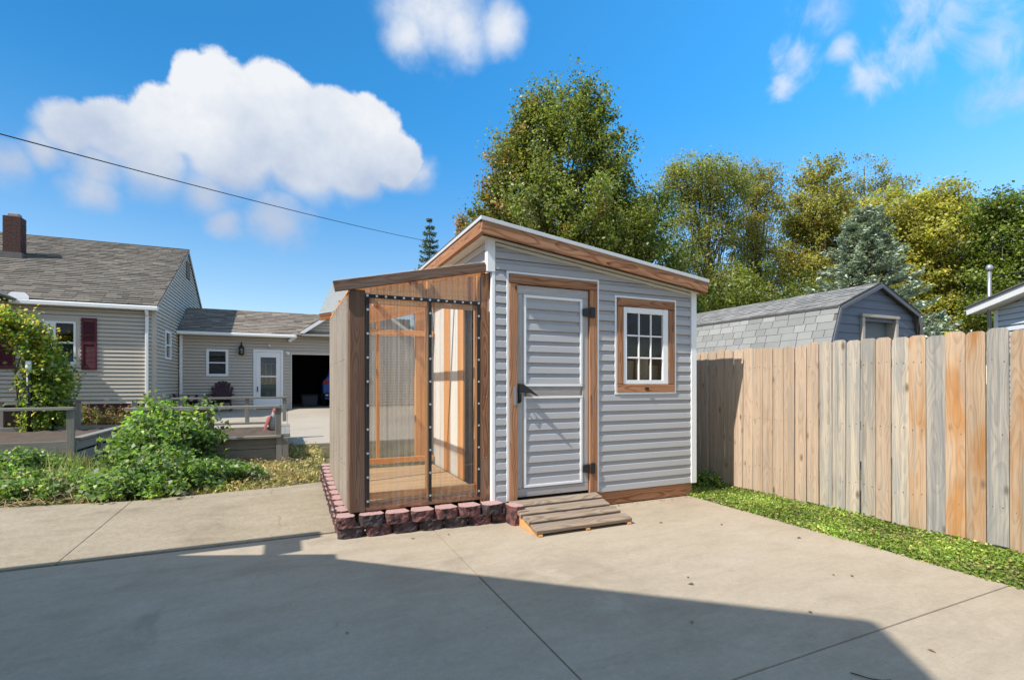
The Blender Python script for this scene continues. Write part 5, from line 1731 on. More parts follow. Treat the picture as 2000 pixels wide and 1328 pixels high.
# red bird figure standing in the bed
bx_, by_, bz_ = -0.285, 10.75, 0.47
bird = thing('bird_figure', (bx_, by_, bz_), 'upright red and grey plaster bird figure standing in the soil bed', 'garden figure')
V_, F_ = [], []
spine = [(0.00, 0.0, 0.035, 0.03), (0.0, 0.05, 0.055, 0.05), (-0.005, 0.13, 0.075, 0.07), (0.005, 0.21, 0.078, 0.072), (0.02, 0.28, 0.062, 0.058), (0.035, 0.325, 0.046, 0.044), (0.045, 0.36, 0.050, 0.047), (0.055, 0.40, 0.046, 0.042), (0.06, 0.43, 0.026, 0.024), (0.06, 0.44, 0.006, 0.006)]
nb_ = 14
for x, z, rx, ry in spine:
    for k in range(nb_):
        a_ = 2 * math.pi * k / nb_
        V_.append((bx_ + x + rx * math.cos(a_), by_ + ry * math.sin(a_), bz_ + z))
for i in range(len(spine) - 1):
    for k in range(nb_):
        F_.append((i * nb_ + k, i * nb_ + (k + 1) % nb_, (i + 1) * nb_ + (k + 1) % nb_, (i + 1) * nb_ + k))
F_.append(tuple(reversed(range(nb_))))
bo = raw('body', V_, F_, PLASTER, bird, smooth=True)
raw('head_cap', [(bx_ + 0.052 + 0.054 * math.cos(2 * math.pi * k / 12) * c_, by_ + 0.051 * math.sin(2 * math.pi * k / 12) * c_, bz_ + z) for z, c_ in ((0.335, 0.86), (0.36, 1.0), (0.40, 0.92), (0.437, 0.5), (0.452, 0.08)) for k in range(12)],
    [(i * 12 + k, i * 12 + (k + 1) % 12, (i + 1) * 12 + (k + 1) % 12, (i + 1) * 12 + k) for i in range(4) for k in range(12)], BIRD_RED, bird, smooth=True)
raw('beak', [(bx_ + 0.095, by_ - 0.015, bz_ + 0.39), (bx_ + 0.095, by_ + 0.015, bz_ + 0.39), (bx_ + 0.095, by_, bz_ + 0.415), (bx_ + 0.14, by_, bz_ + 0.375)], [(0, 1, 3), (1, 2, 3), (2, 0, 3)], PLASTER, bird)
for s_ in (-1, 1):
    Vw = []
    for q, (x, z, w_) in enumerate(((0.02, 0.31, 0.02), (-0.02, 0.26, 0.055), (-0.05, 0.17, 0.06), (-0.085, 0.07, 0.04), (-0.11, 0.0, 0.012))):
        Vw += [(bx_ + x - 0.035 - w_ * 0.6, by_ + s_ * 0.035, bz_ + z), (bx_ + x - 0.035 - w_ * 0.1, by_ + s_ * 0.078, bz_ + z), (bx_ + x - 0.035 + w_ * 0.5, by_ + s_ * 0.080, bz_ + z)]
    raw('wing', Vw, [(q * 3 + j, q * 3 + j + 1, q * 3 + j + 4, q * 3 + j + 3) for q in range(4) for j in range(2)], BIRD_RED, bird, smooth=True)
raw('tail', [(bx_ - 0.02, by_ - 0.03, bz_ + 0.14), (bx_ - 0.02, by_ + 0.03, bz_ + 0.14), (bx_ - 0.13, by_ - 0.025, bz_ - 0.005), (bx_ - 0.13, by_ + 0.025, bz_ - 0.005), (bx_ - 0.05, by_ - 0.02, bz_ + 0.0), (bx_ - 0.05, by_ + 0.02, bz_ + 0.0)],
    [(0, 1, 3, 2), (2, 3, 5, 4), (0, 2, 4), (1, 5, 3)], BIRD_RED, bird)

# ------------------------------------------------------------------ plants: stems with leaves along them
def palette(rng, n, cols, wts, jit=0.18, gain=2.6):
    cols = np.asarray(cols, dtype=np.float64) * gain + 0.006
    cols = cols * 0.90 + cols.mean(axis=1, keepdims=True) * 0.10
    idx = rng.choice(len(cols), size=n, p=np.asarray(wts) / np.sum(wts))
    c = cols[idx]
    return c * (1 + rng.normal(size=(n, 1)) * jit).clip(0.45, 1.6) * (1 + rng.normal(size=(n, 3)) * 0.05)


GREENS = [(0.060, 0.105, 0.020), (0.085, 0.140, 0.026), (0.042, 0.080, 0.020), (0.135, 0.18, 0.035), (0.105, 0.125, 0.075)]


CANE = plain('bramble cane', (0.26, 0.19, 0.10), 0.85, 0.25, 20.0)


def bramble(name, label, cat, base, spread, height, n_stems, seed, leaf=0.075, cols=GREENS, wts=(4, 4, 3, 2, 2), arch=0.6, per=26, group=None, stemcol=None, lift=0.25, bias=(0, 0)):
    """arching canes from a base, leaves in small fans along each"""
    rng = np.random.default_rng(seed)
    p = thing(name, base, label, cat, group)
    Vs, Fs = [], []
    LP, LN, LS, LC, LA = [], [], [], [], []
    for s_ in range(n_stems):
        a = rng.uniform(0, 2 * math.pi)
        r0 = rng.uniform(0, 0.45)
        b0 = np.array([base[0] + spread[0] * r0 * math.cos(a) * 0.9 + bias[0] * .3, base[1] + spread[1] * r0 * math.sin(a) * 0.9, base[2]])
        a2 = a + rng.normal() * 0.5
        reach = rng.uniform(0.35, 1.0)
        tip = np.array([base[0] + spread[0] * reach * math.cos(a2) + bias[0] * reach, base[1] + spread[1] * reach * math.sin(a2) + bias[1] * reach, 0])
        h = height * rng.uniform(0.35, 1.0) * (1 - 0.45 * reach ** 2)
        ztip = base[2] + h * rng.uniform(lift, 1.0) * (1 - arch * reach * 0.8)
        pts = []
        for q in range(7):
            u_ = q / 6
            xy = b0 * (1 - u_) + tip * u_
            z = base[2] + (ztip - base[2]) * u_ + h * 0.75 * 4 * u_ * (1 - u_) * 0.6
            pts.append(Vector((xy[0] + rng.normal() * 0.02, xy[1] + rng.normal() * 0.02, z)))
        tube_data(pts, [0.010 - 0.0012 * q for q in range(7)], 4, Vs, Fs)
        P = np.array([tuple(q) for q in pts])
        m_ = per
        u = rng.uniform(0.15, 1.0, m_) ** 0.7 * 6
        i0 = np.minimum(u.astype(int), 5)
        fr = (u - i0)[:, None]
        c = P[i0] * (1 - fr) + P[i0 + 1] * fr
        c = c + rng.normal(size=(m_, 3)) * np.array([0.07, 0.07, 0.05]) * (leaf / 0.075)
        nfan = 3
        shade = rng.uniform(0.7, 1.25)
        for _ in range(nfan):
            pp = c + rng.normal(size=(m_, 3)) * leaf * 0.42
            nn = unit(np.array([0, 0, 0.75]) + rng.normal(size=(m_, 3)) * 0.55)
            LP.append(pp)
            LN.append(nn)
            LS.append(leaf * rng.uniform(0.6, 1.25, m_))
            LC.append(palette(rng, m_, cols, wts, 0.27, 2.9) * shade)
    LP, LN, LS, LC = np.concatenate(LP), np.concatenate(LN), np.concatenate(LS), np.concatenate(LC)
    LP[:, 2] = np.maximum(LP[:, 2], base[2] + 0.015)
    V_, Q_, C_ = leaf_quads(LP, LN, LS, 0.72, LC, rng)
    np_mesh('foliage', V_, Q_, C_, LEAF, p)
    tag(raw('canes', Vs, Fs, stemcol or CANE, p, smooth=True), kind='stuff')
    return p


g = ground_z
bramble('bramble_bush', 'large sprawling green bramble heaped between the two raised beds', 'bush', (-1.62, 8.70, g(8.70)), (0.80, 0.70), 1.05, 92, 21, 0.070, per=34)
bramble('bramble_bush', 'green bramble spilling over the cracked walk in front of the big bush', 'bush', (-1.50, 7.50, g(7.5)), (0.80, 0.70), 0.46, 100, 22, 0.066, per=28, lift=0.05)
bramble('bramble_bush', 'low green bramble beside the timber bed of bare soil', 'bush', (-0.85, 7.75, g(7.7)), (0.55, 0.55), 0.34, 52, 23, 0.058, per=24, lift=0.05)
bramble('bramble_bush', 'tall loose green canes rising behind the bramble heap', 'bush', (-1.55, 9.0, g(9.0)), (0.85, 0.5), 1.38, 36, 24, 0.085, per=15, arch=0.25, lift=0.55, wts=(2, 4, 1, 5, 2))
bramble('leafy_weeds', 'bright green leafy weeds crowding the front of the vine bed', 'weeds', (-3.4, 8.6, g(8.6)), (0.80, 0.85), 0.46, 100, 25, 0.058, per=28, lift=0.1, cols=GREENS + [(0.16, 0.15, 0.05)], wts=(4, 4, 3, 3, 2, 1))
bramble('leafy_weeds', 'green and straw weeds along the walk edge by the vine bed', 'weeds', (-2.75, 7.75, g(7.7)), (0.95, 0.55), 0.30, 80, 26, 0.052, per=24, lift=0.05, cols=GREENS + [(0.24, 0.19, 0.09)], wts=(4, 4, 3, 2, 1, 2))
bramble('leafy_weeds', 'broad-leaved weeds at the corner post of the vine bed', 'weeds', (-4.7, 8.9, g(8.9)), (0.9, 0.7), 0.62, 80, 27, 0.08, per=20, lift=0.2, cols=GREENS + [(0.17, 0.17, 0.03)], wts=(4, 4, 3, 3, 1, 1))
bramble('garden_plant', 'pale green leafy plant growing inside the vine bed', 'plant', (-2.45, 12.0, 0.44), (0.5, 0.5), 0.65, 40, 28, 0.085, per=16, lift=0.5, cols=[(0.13, 0.20, 0.03), (0.09, 0.16, 0.03)], wts=(2, 2))
bramble('garden_plant', 'reddish seedy plants along the brick foundation of the tan house', 'plant', (-3.9, 14.6, g(14.6)), (1.3, 0.4), 0.75, 60, 29, 0.05, per=16, lift=0.5, cols=[(0.16, 0.07, 0.05), (0.10, 0.10, 0.03), (0.07, 0.12, 0.02)], wts=(3, 2, 2))
bramble('garden_plant', 'dark green shrubs at the foot of the tan gable wall', 'plant', (-2.75, 15.3, g(15.3)), (0.6, 0.9), 0.8, 70, 30, 0.06, per=18, lift=0.4, cols=[(0.04, 0.09, 0.018), (0.07, 0.13, 0.02)], wts=(2, 2))
bramble('corner_weed', 'small round green weed in the shade behind the shed corner', 'weed', (5.25, 5.15, 0.0), (0.22, 0.25), 0.22, 30, 31, 0.05, per=14)

# ------------------------------------------------------------------ vine arch
arch = thing('vine_arch', (-5.2, 13.4, g(13.4)), 'yellow-green vine heaped over a garden arch on dark posts with white caps', 'vine')
for x, y in ((-4.62, 12.75), (-4.34, 13.0), (-6.55, 13.3), (-6.4, 14.3)):
    po = tube('post', [(x, y, g(y)), (x - 0.02, y, 1.60)], 0.045, BLACK, arch, 8)
    tube('cap', [(x - 0.02, y, 1.601), (x - 0.022, y, 1.83)], 0.047, WHITE, po, 8)
for y in (13.16, 14.2):
    pts = [(-4.72 - 1.80 * (1 - math.cos(q / 12 * math.pi)) / 2, y, 1.3 + 1.45 * math.sin(q / 12 * math.pi) ** 0.7) for q in range(13)]
    tube('hoop', pts, 0.014, BLACK, arch, 6)
rng = np.random.default_rng(77)
n = 21000
u = rng.uniform(0, 1, n)
# the sweep of the mass: up the right-hand side and over to the left
th = 0.06 * math.pi + u * math.pi * 0.62
cx_ = -4.52 - 1.80 * (1 - np.cos(th)) / 2
cz_ = 1.25 + 1.42 * np.sin(th) ** 0.8
low = rng.uniform(0, 1, n) < 0.42
cx_ = np.where(low, -4.50 + rng.normal(size=n) * 0.10, cx_)
cz_ = np.where(low, rng.uniform(0.45, 1.7, n), cz_)
rad = np.where(low, 0.24, 0.24)
cl = rng.normal(size=(240, 3))
off = rng.normal(size=(n, 3)) * 0.55
P = np.stack([cx_, np.full(n, 13.22) + rng.uniform(-0.40, 0.45, n), cz_], axis=1) + off * rad[:, None]
gapn = np.sin(P[:, 0] * 9 + 1.3) * np.sin(P[:, 1] * 8) * np.sin(P[:, 2] * 9.5)
P = P[gapn > -0.35]
n = len(P)
N = unit(np.array([-0.25, -0.45, 0.5]) + rng.normal(size=(n, 3)) * 0.6)
hi = np.clip((P[:, 2] - 1.6) / 1.0, 0, 1)
yel = rng.uniform(0, 1, n) < (0.10 + 0.25 * hi)
C = palette(rng, n, [(0.075, 0.115, 0.012), (0.11, 0.145, 0.014), (0.05, 0.085, 0.012)], (3, 3, 2))
C[yel] = palette(rng, int(yel.sum()), [(0.30, 0.24, 0.012), (0.36, 0.22, 0.02), (0.22, 0.22, 0.015)], (3, 1, 3))
V_, Q_, C_ = leaf_quads(P, N, rng.uniform(0.05, 0.10, n), 0.75, C, rng)
np_mesh('foliage', V_, Q_, C_, LEAF, arch)
Vs, Fs = [], []
for q in range(26):
    x0, y0 = -4.72 + random.uniform(-.15, .15), random.uniform(13.0, 14.1)
    pts = [(x0 + random.uniform(-.05, .05), y0, g(13)), (x0 + random.uniform(-.1, .1), y0, 0.9), (x0 + random.uniform(-.2, .1), y0, 1.6)]
    e = random.uniform(0.3, 2.2)
    pts += [(-4.72 - 1.8 * (1 - math.cos(e * f_)) / 2, y0 + random.uniform(-.1, .1), 1.3 + 1.42 * math.sin(e * f_) ** 0.7) for f_ in (0.5, 0.75, 1.0)]
    tube_data(pts, [0.016, 0.013, 0.011, 0.009, 0.007, 0.004], 5, Vs, Fs)
tag(raw('vine_stems', Vs, Fs, STEM, arch, smooth=True), kind='stuff')

# ------------------------------------------------------------------ grass along the fence, dry grass by the walk
def sward(name, x0, x1, y0, y1, n, cols, wts, seed, size, zf, label, cat, broad=0.5, lean=0.6, edge=None, blade=0.16):
    rng = np.random.default_rng(seed)
    P = np.stack([rng.uniform(x0, x1, n), rng.uniform(y0, y1, n), np.zeros(n)], axis=1)
    if edge is not None:
        P = P[edge(P, rng)]
    n = len(P)
    patch = np.sin(P[:, 0] * 5.1 + P[:, 1] * 3.3) + np.sin(P[:, 1] * 6.7 - P[:, 0] * 2.9 + 1.0)
    ht = size * rng.uniform(0.5, 1.3, n) * (1 + 0.22 * patch)
    br = rng.uniform(0, 1, n) < broad
    up = unit(np.array([0, 0, 1.0]) + rng.normal(size=(n, 3)) * lean)
    up[:, 2] = np.abs(up[:, 2])
    P[:, 2] = zf(P[:, 1]) + np.where(br, ht * rng.uniform(0.3, 1.0, n), ht * 0.42 * up[:, 2])
    Nn = unit(np.where(br[:, None], np.array([0, 0, 1.0]) + rng.normal(size=(n, 3)) * 0.45, np.cross(up, rng.normal(size=(n, 3)))))
    C = palette(rng, n, cols, wts, 0.28, 2.2) * (1 + 0.16 * patch[:, None])
    dry = rng.uniform(0, 1, n) < np.clip(0.05 + 0.22 * np.sin(P[:, 0] * 7.3 + P[:, 1] * 2.1) * np.sin(P[:, 1] * 3.9 + 0.6), 0.03, 0.4)
    C[dry] = palette(rng, int(dry.sum()), [(0.24, 0.19, 0.075), (0.16, 0.12, 0.05)], (1, 1), 0.25, 1.5)
    along = np.where(br[:, None], rng.normal(size=(n, 3)), up)
    sz = np.where(br, size * 0.62, ht)
    V1, Q1, C1 = leaf_quads(P, Nn, sz, np.where(br, 0.85, blade)[:, None], C, rng, 0.1, along)
    o = np_mesh(name, V1, Q1, C1, BLADE)
    return tag(o, label, cat, kind='stuff')


zf0 = lambda y: -0.045 + 0.0 * y
GRASS = [(0.105, 0.165, 0.016), (0.15, 0.20, 0.020), (0.07, 0.125, 0.014), (0.23, 0.24, 0.045), (0.19, 0.16, 0.05)]
# turf body under the blades
V = [(4.575, -2.5, -0.012), (5.49, -2.5, -0.012), (5.49, 9.5, -0.012), (4.575, 9.5, -0.012)]
tag(raw('turf', V, [(0, 1, 2, 3)], plain('turf soil', (0.045, 0.055, 0.016), 0.95, 0.4, 9.0, bump=0.8)), kind='structure')
sward('grass', 4.52, 5.50, -0.8, 5.2, 64000, GRASS, (4, 3, 4, 1.4, 0.8), 41, 0.040, lambda y: -0.012 + 0 * y, 'clover and short green grass strip along the wooden fence', 'grass', 0.38, edge=lambda P, r: P[:, 0] > 4.57 + 0.035 * np.sin(P[:, 1] * 7) * np.sin(P[:, 1] * 2.3) + 0.05 * r.normal(size=len(P)) - 0.03)
sward('shade_grass', 4.66, 5.48, 5.0, 8.0, 7000, GRASS, (3, 3, 4, 1, 0.4), 42, 0.075, lambda y: -0.012 + 0 * y, 'longer green grass in the gap between shed and fence', 'grass', 0.4)
DRY = [(0.26, 0.20, 0.075), (0.20, 0.15, 0.065), (0.32, 0.26, 0.12), (0.12, 0.13, 0.03), (0.09, 0.12, 0.025)]
gz = lambda y: 0.036 * np.clip(y - 5.0, 0, 14) - 0.05
sward('dry_grass', -1.2, 0.55, 6.9, 10.6, 15000, DRY, (4, 3, 2, 2, 1.5), 43, 0.075, gz, 'dry yellow grass between the walk and the driveway', 'grass', 0.12, 0.9, edge=lambda P, r: P[:, 1] > 7.0 + 0.10 * np.sin(P[:, 0] * 6) + 0.08 * r.normal(size=len(P)))
sward('dry_grass', -6.0, -1.2, 6.85, 9.6, 14000, DRY, (3, 3, 1, 3, 3), 44, 0.08, gz, 'dry grass and stubble under the brambles', 'grass', 0.25, 0.9, edge=lambda P, r: P[:, 1] > 7.0 - 0.13 * (P[:, 0] + 1.6) * (P[:, 0] < -1.6) * 0.8 + 0.08 * np.sin(P[:, 0] * 6) + 0.08 * r.normal(size=len(P)))
WEEDY = [(0.10, 0.14, 0.03), (0.15, 0.17, 0.04), (0.22, 0.19, 0.08), (0.07, 0.11, 0.025)]
sward('tall_weeds', -5.6, -1.9, 7.3, 9.4, 5200, WEEDY, (3, 3, 1.5, 2), 45, 0.30, gz, 'tall thin weed blades and seed stems among the leafy weeds', 'weeds', 0.0, 0.35, blade=0.035, edge=lambda P, r: (P[:, 1] > 7.25 - 0.12 * (P[:, 0] + 1.6)) & (np.sin(P[:, 0] * 4) + np.sin(P[:, 1] * 5 + 1) > -0.3))
# straw and dead stems fallen at the bed's foot and under the brambles
rng = np.random.default_rng(8)
Vs, Fs = [], []
for q in range(150):
    if q < 60:
        x, y = rng.uniform(-0.75, 0.2), rng.uniform(7.4, 9.0)
    else:
        x, y = rng.uniform(-2.9, -1.9), rng.uniform(7.0, 7.6)
    a = rng.uniform(0, 6.3)
    l = rng.uniform(0.1, 0.35)
    z = g(y) - 0.03 + rng.uniform(0.01, 0.06)
    tube_data([(x, y, z), (x + math.cos(a) * l * .5, y + math.sin(a) * l * .5, z + rng.uniform(0, .06)), (x + math.cos(a) * l, y + math.sin(a) * l, z + rng.uniform(-.02, .05))], [0.004, 0.004, 0.002], 4, Vs, Fs)
tag(raw('fallen_straw', Vs, Fs, plain('straw', (0.36, 0.27, 0.14), 0.9, 0.2)), 'dead straw stems lying at the foot of the beds', 'straw', kind='stuff')
# litter on the slabs: leaves, twigs, crumbs
rng = np.random.default_rng(12)
spots = [(3.72, 2.25), (3.62, 2.32), (2.62, 2.72), (3.9, 3.6), (2.55, 2.62), (3.06, 1.45), (2.35, 1.28), (2.42, 1.30), (0.62, 1.85), (1.35, 4.40), (1.02, 4.42), (2.9, 2.0), (2.15, 2.2), (3.4, 3.9), (0.3, 2.9), (4.2, 3.0)]
P = np.array([(x, y, 0.006) for x, y in spots] + [(rng.uniform(0.6, 4.5), rng.uniform(1.6, 4.4), 0.004) for _ in range(70)] + [(rng.uniform(3.3, 4.6), rng.uniform(4.6, 4.7), 0.006) for _ in range(40)])
n = len(P)
S = np.concatenate([rng.uniform(0.022, 0.05, len(spots)), rng.uniform(0.005, 0.012, 70), rng.uniform(0.01, 0.03, 40)])
N = unit(np.array([0, 0, 1.0]) + rng.normal(size=(n, 3)) * 0.12)
C = palette(rng, n, [(0.10, 0.06, 0.03), (0.05, 0.04, 0.03), (0.17, 0.11, 0.05)], (2, 2, 1))
V_, Q_, C_ = leaf_quads(P, N, S, 0.55, C, rng, 0.1)
tag(np_mesh('leaf_litter', V_, Q_, C_, BLADE), 'scattered dead leaf bits on the concrete pad', 'leaf litter', kind='stuff')
tw = tube('twig', [(2.47, 1.50, 0.006), (2.50, 1.43, 0.008), (2.54, 1.40, 0.006), (2.585, 1.385, 0.005)], 0.0025, CABLE, None, 5)
tag(tw, 'thin dark bent twig lying beside the slab joint', 'twig')

# ------------------------------------------------------------------ trees
def make_tree(name, label, cat, base, rot, lobes, nclump, per, cr, leaf, cols, wts, seed, trunk_r, trunk_h, group=None, accent=None, branches=70, flat=0.75, inner=0.30, droop=0.0, aspect=0.7, minrd=0.75, bark=None, upright=0.0, clumpvar=0.24):
    rng = np.random.default_rng(seed)
    t_ = thing(name, (base[0], base[1], g(base[1]) if base[0] < 5 else 0.0), label, cat, group)
    L_ = np.array(lobes, dtype=np.float64)
    L_[:, 4] = np.maximum(L_[:, 4], L_[:, 3] * minrd)
    vol = (L_[:, 3] * L_[:, 4] * L_[:, 5]) ** 0.75
    li = rng.choice(len(L_), size=nclump, p=vol / vol.sum())
    d = unit(rng.normal(size=(nclump, 3)))
    r = inner + (1 - inner) * rng.uniform(0, 1, nclump) ** 0.45
    wob = 1 + 0.16 * np.sin(d[:, 0] * 5 + li) * np.sin(d[:, 2] * 6 + 2 * li) + 0.10 * rng.normal(size=nclump)
    Cn = L_[li][:, :3] + d * L_[li][:, 3:6] * (r * wob)[:, None]
    Cn[:, 1] += rng.normal(size=nclump) * 0.1
    ca, sa = math.cos(rot), math.sin(rot)

    def tow(a):
        return np.stack([base[0] + a[:, 0] * ca - a[:, 1] * sa, base[1] + a[:, 0] * sa + a[:, 1] * ca, a[:, 2]], axis=1)
    m_ = nclump * per
    ci = np.repeat(np.arange(nclump), per)
    sc = (cr * rng.uniform(0.6, 1.35, nclump))[ci]
    off = rng.normal(size=(m_, 3)) * 0.43
    off[:, 2] = off[:, 2] * flat - droop * np.abs(rng.normal(size=m_)) * 0.6
    if upright:
        lean = unit(d * np.array([1, 1, 0.3]) + np.array([0, 0, upright]))[ci]
        off = off * 0.7 + lean * rng.uniform(-1.0, 1.0, m_)[:, None] * 0.9
    P = Cn[ci] + off * sc[:, None]
    outd = unit(d[ci] * 0.55 + np.array([0, 0, 0.45]) + rng.normal(size=(m_, 3)) * 0.65)
    cc = palette(rng, m_, cols, wts, 0.14)
    cb = (1 + rng.normal(size=nclump) * clumpvar).clip(0.6, 1.5)
    cc = cc * cb[ci][:, None]
    if accent is not None:
        acol, fn = accent
        pr = fn(Cn)
        hit = (rng.uniform(0, 1, nclump) < pr)[ci] & (rng.uniform(0, 1, m_) < 0.75)
        cc[hit] = palette(rng, int(hit.sum()), acol, [1] * len(acol), 0.2)
    V_, Q_, C_ = leaf_quads(tow(P), outd, leaf * rng.uniform(0.6, 1.3, m_), aspect, cc, rng)
    np_mesh('crown', V_, Q_, C_, LEAF, t_)
    Vs, Fs = [], []
    ztop = L_[:, 2].max() + L_[:, 5].max() * 0.3
    tp = np.array([[0.10 * math.sin(q * 1.7 + seed), 0.10 * math.cos(q * 1.3 + seed), ztop * q / 7] for q in range(8)])
    tp[0, :2] = 0
    tube_data([Vector(q) for q in tow(tp)], [trunk_r * (1.25 if q == 0 else 1.0) * (1 - q / 7.6) + 0.015 for q in range(8)], 9, Vs, Fs)
    raw('trunk', Vs, Fs, bark or BARK, t_, smooth=True)
    Vs, Fs = [], []
    pick = rng.choice(nclump, size=min(branches, nclump), replace=False)
    for k_ in pick:
        e = Cn[k_]
        z0 = max(trunk_h * 0.6, min(e[2] * rng.uniform(0.35, 0.75), ztop * 0.9))
        s0 = np.array([0.0, 0.0, z0])
        mid = s0 * 0.5 + e * 0.5 + np.array([rng.normal() * 0.12, rng.normal() * 0.12, -0.10 * abs(e[2] - z0) + rng.normal() * .1])
        pts = tow(np.array([s0, (s0 + mid) / 2 + rng.normal(size=3) * 0.05, mid, (mid + e) / 2 + rng.normal(size=3) * 0.06, e]))
        rr = trunk_r * rng.uniform(0.16, 0.34)
        tube_data([Vector(q) for q in pts], [rr, rr * 0.8, rr * 0.6, rr * 0.4, rr * 0.15], 5, Vs, Fs)
    tag(raw('limbs', Vs, Fs, bark or BARK, t_, smooth=True), kind='stuff')
    return t_


RT = math.radians(-24.34)
BEHIND = 'trees beyond the fence'
MAPLE = [(0.15, 0, 7.1, 2.95, 2.7, 1.6), (-1.95, 0, 7.3, 1.2, 1.1, 1.4), (-1.75, 0, 9.1, 0.85, 0.9, 1.3), (-1.05, 0, 10.6, 0.65, 0.6, 0.95), (0.0, 0, 9.6, 1.75, 1.6, 1.85), (-0.22, 0, 11.25, 0.65, 0.6, 0.85), (0.75, 0, 11.5, 0.62, 0.55, 0.85), (1.40, 0, 10.7, 0.65, 0.6, 1.15), (1.85, 0, 9.0, 0.72, 0.8, 1.3), (2.2, 0, 7.3, 1.25, 1.0, 1.4), (-2.35, 0, 6.4, 0.85, 0.8, 1.2), (2.7, 0, 6.4, 1.0, 0.9, 1.2), (-1.05, 0, 11.4, 0.2, 0.2, 0.45), (-2.1, 0, 5.6, 1.0, 1.0, 1.0), (0.5, 0, 5.6, 2.6, 2.2, 1.0)]
make_tree('maple_tree', 'tall dense maple with green leaves turning rust at the upper left, behind the shed', 'tree', (9.03, 15.67), RT, MAPLE, 1150, 112, 0.50, 0.108,
          [(0.070, 0.090, 0.014), (0.098, 0.112, 0.016), (0.046, 0.065, 0.013), (0.135, 0.13, 0.02)], (3, 3, 2, 1.2), 51, 0.30, 2.2, BEHIND, upright=0.7,
          accent=([(0.15, 0.075, 0.02), (0.18, 0.11, 0.02), (0.13, 0.085, 0.02)], lambda c: np.clip(-(c[:, 0] + 0.7) * 0.22 + (c[:, 2] - 9.0) * 0.06, 0.02, 0.42)))
make_tree('shade_tree', 'lower dark green tree filling in beside the tall maple', 'tree', (13.24, 15.96), RT, [(-0.21, 0, 7.98, 1.04, 0.87, 1.24), (0.52, 0, 8.6, 0.62, 0.5, 0.83), (-0.21, 0, 6.5, 1.66, 1.33, 1.5), (-1.04, 0, 7.0, 1.24, 1.1, 1.5), (0.2, 0, 4.5, 1.9, 1.5, 1.6), (-1.5, 0, 4.6, 1.4, 1.4, 1.6)], 420, 56, 0.48, 0.118,
          [(0.045, 0.07, 0.012), (0.065, 0.092, 0.014), (0.032, 0.052, 0.011)], (3, 2, 2), 52, 0.2, 1.6, BEHIND, upright=0.6)
WIL = [(0.125, 0.135, 0.026), (0.155, 0.158, 0.030), (0.09, 0.105, 0.024), (0.185, 0.172, 0.038)]
make_tree('willow_tree', 'airy yellow-green willow with sky gaps, right of the maple', 'tree', (18.61, 17.92), RT, [(-0.5, 0, 11.29, 1.86, 1.49, 1.24), (-1.37, 0, 10.79, 1.12, 0.82, 1.37), (0.62, 0, 10.79, 1.49, 1.04, 1.49), (-1.12, 0, 8.8, 1.37, 1.04, 1.49), (0.37, 0, 8.8, 1.12, 0.67, 0.99), (-0.87, 0, 6.82, 1.61, 1.29, 1.24), (0.87, 0, 6.07, 1.49, 1.19, 1.24), (-1.86, 0, 6.07, 0.99, 0.75, 1.24), (0.0, 0, 4.0, 2.4, 1.5, 1.4)], 800, 60, 0.5, 0.128, WIL, (3, 2, 2, 1), 53, 0.2, 2.0, BEHIND, droop=0.5, aspect=0.42, branches=110)
make_tree('willow_tree', 'thin see-through willow with bare twigs, between the airy willow and the poplars', 'tree', (22.36, 18.42), RT, [(0.13, 0, 11.84, 1.21, 0.73, 1.08), (0.67, 0, 10.77, 1.08, 0.65, 0.94), (-0.54, 0, 9.69, 1.08, 0.65, 1.08), (0.13, 0, 7.81, 1.61, 1.29, 1.48), (-0.4, 0, 5.65, 1.88, 1.51, 1.21), (0.0, 0, 3.9, 2.2, 1.5, 1.3)], 720, 58, 0.5, 0.128, [(0.15, 0.14, 0.025), (0.19, 0.165, 0.03), (0.11, 0.11, 0.025)], (2, 2, 2), 54, 0.16, 2.0, BEHIND, droop=0.4, aspect=0.42, branches=130)
make_tree('poplar_tree', 'golden-tinged poplar with thin upper branches, behind the blue spruce', 'tree', (26.54, 17.63), RT, [(-0.14, 0, 12.94, 1.0, 0.56, 0.84), (-0.42, 0, 11.83, 1.4, 0.84, 0.98), (0.14, 0, 10.29, 2.24, 2.01, 1.4), (-1.26, 0, 8.89, 1.68, 1.34, 1.68), (0.98, 0, 9.17, 1.68, 1.34, 1.68), (-0.14, 0, 6.93, 2.52, 2.26, 1.68), (0.0, 0, 4.3, 2.6, 2.0, 1.7)], 900, 60, 0.5, 0.13, [(0.15, 0.142, 0.026), (0.185, 0.16, 0.03), (0.11, 0.115, 0.022)], (3, 2, 2), 55, 0.18, 2.0, BEHIND, branches=130, upright=0.5,
          accent=([(0.24, 0.165, 0.025), (0.21, 0.135, 0.025)], lambda c: np.clip((c[:, 0] - 0.3) * 0.35, 0.05, 0.55)))
make_tree('poplar_tree', 'sparse twiggy poplar top leaning over the yellow tree', 'tree', (29.76, 17.27), RT, [(-0.29, 0, 13.2, 1.45, 0.72, 0.8), (1.6, 0, 12.7, 1.2, 0.41, 0.35), (-0.87, 0, 12.0, 1.3, 0.65, 0.72), (0.87, 0, 12.0, 1.16, 0.58, 0.72), (0.0, 0, 10.62, 1.45, 1.01, 1.16), (0.0, 0, 8.5, 1.6, 1.2, 1.5)], 230, 40, 0.44, 0.135, [(0.17, 0.155, 0.03), (0.13, 0.13, 0.03)], (2, 2), 56, 0.15, 2.0, BEHIND, branches=110, aspect=0.45)
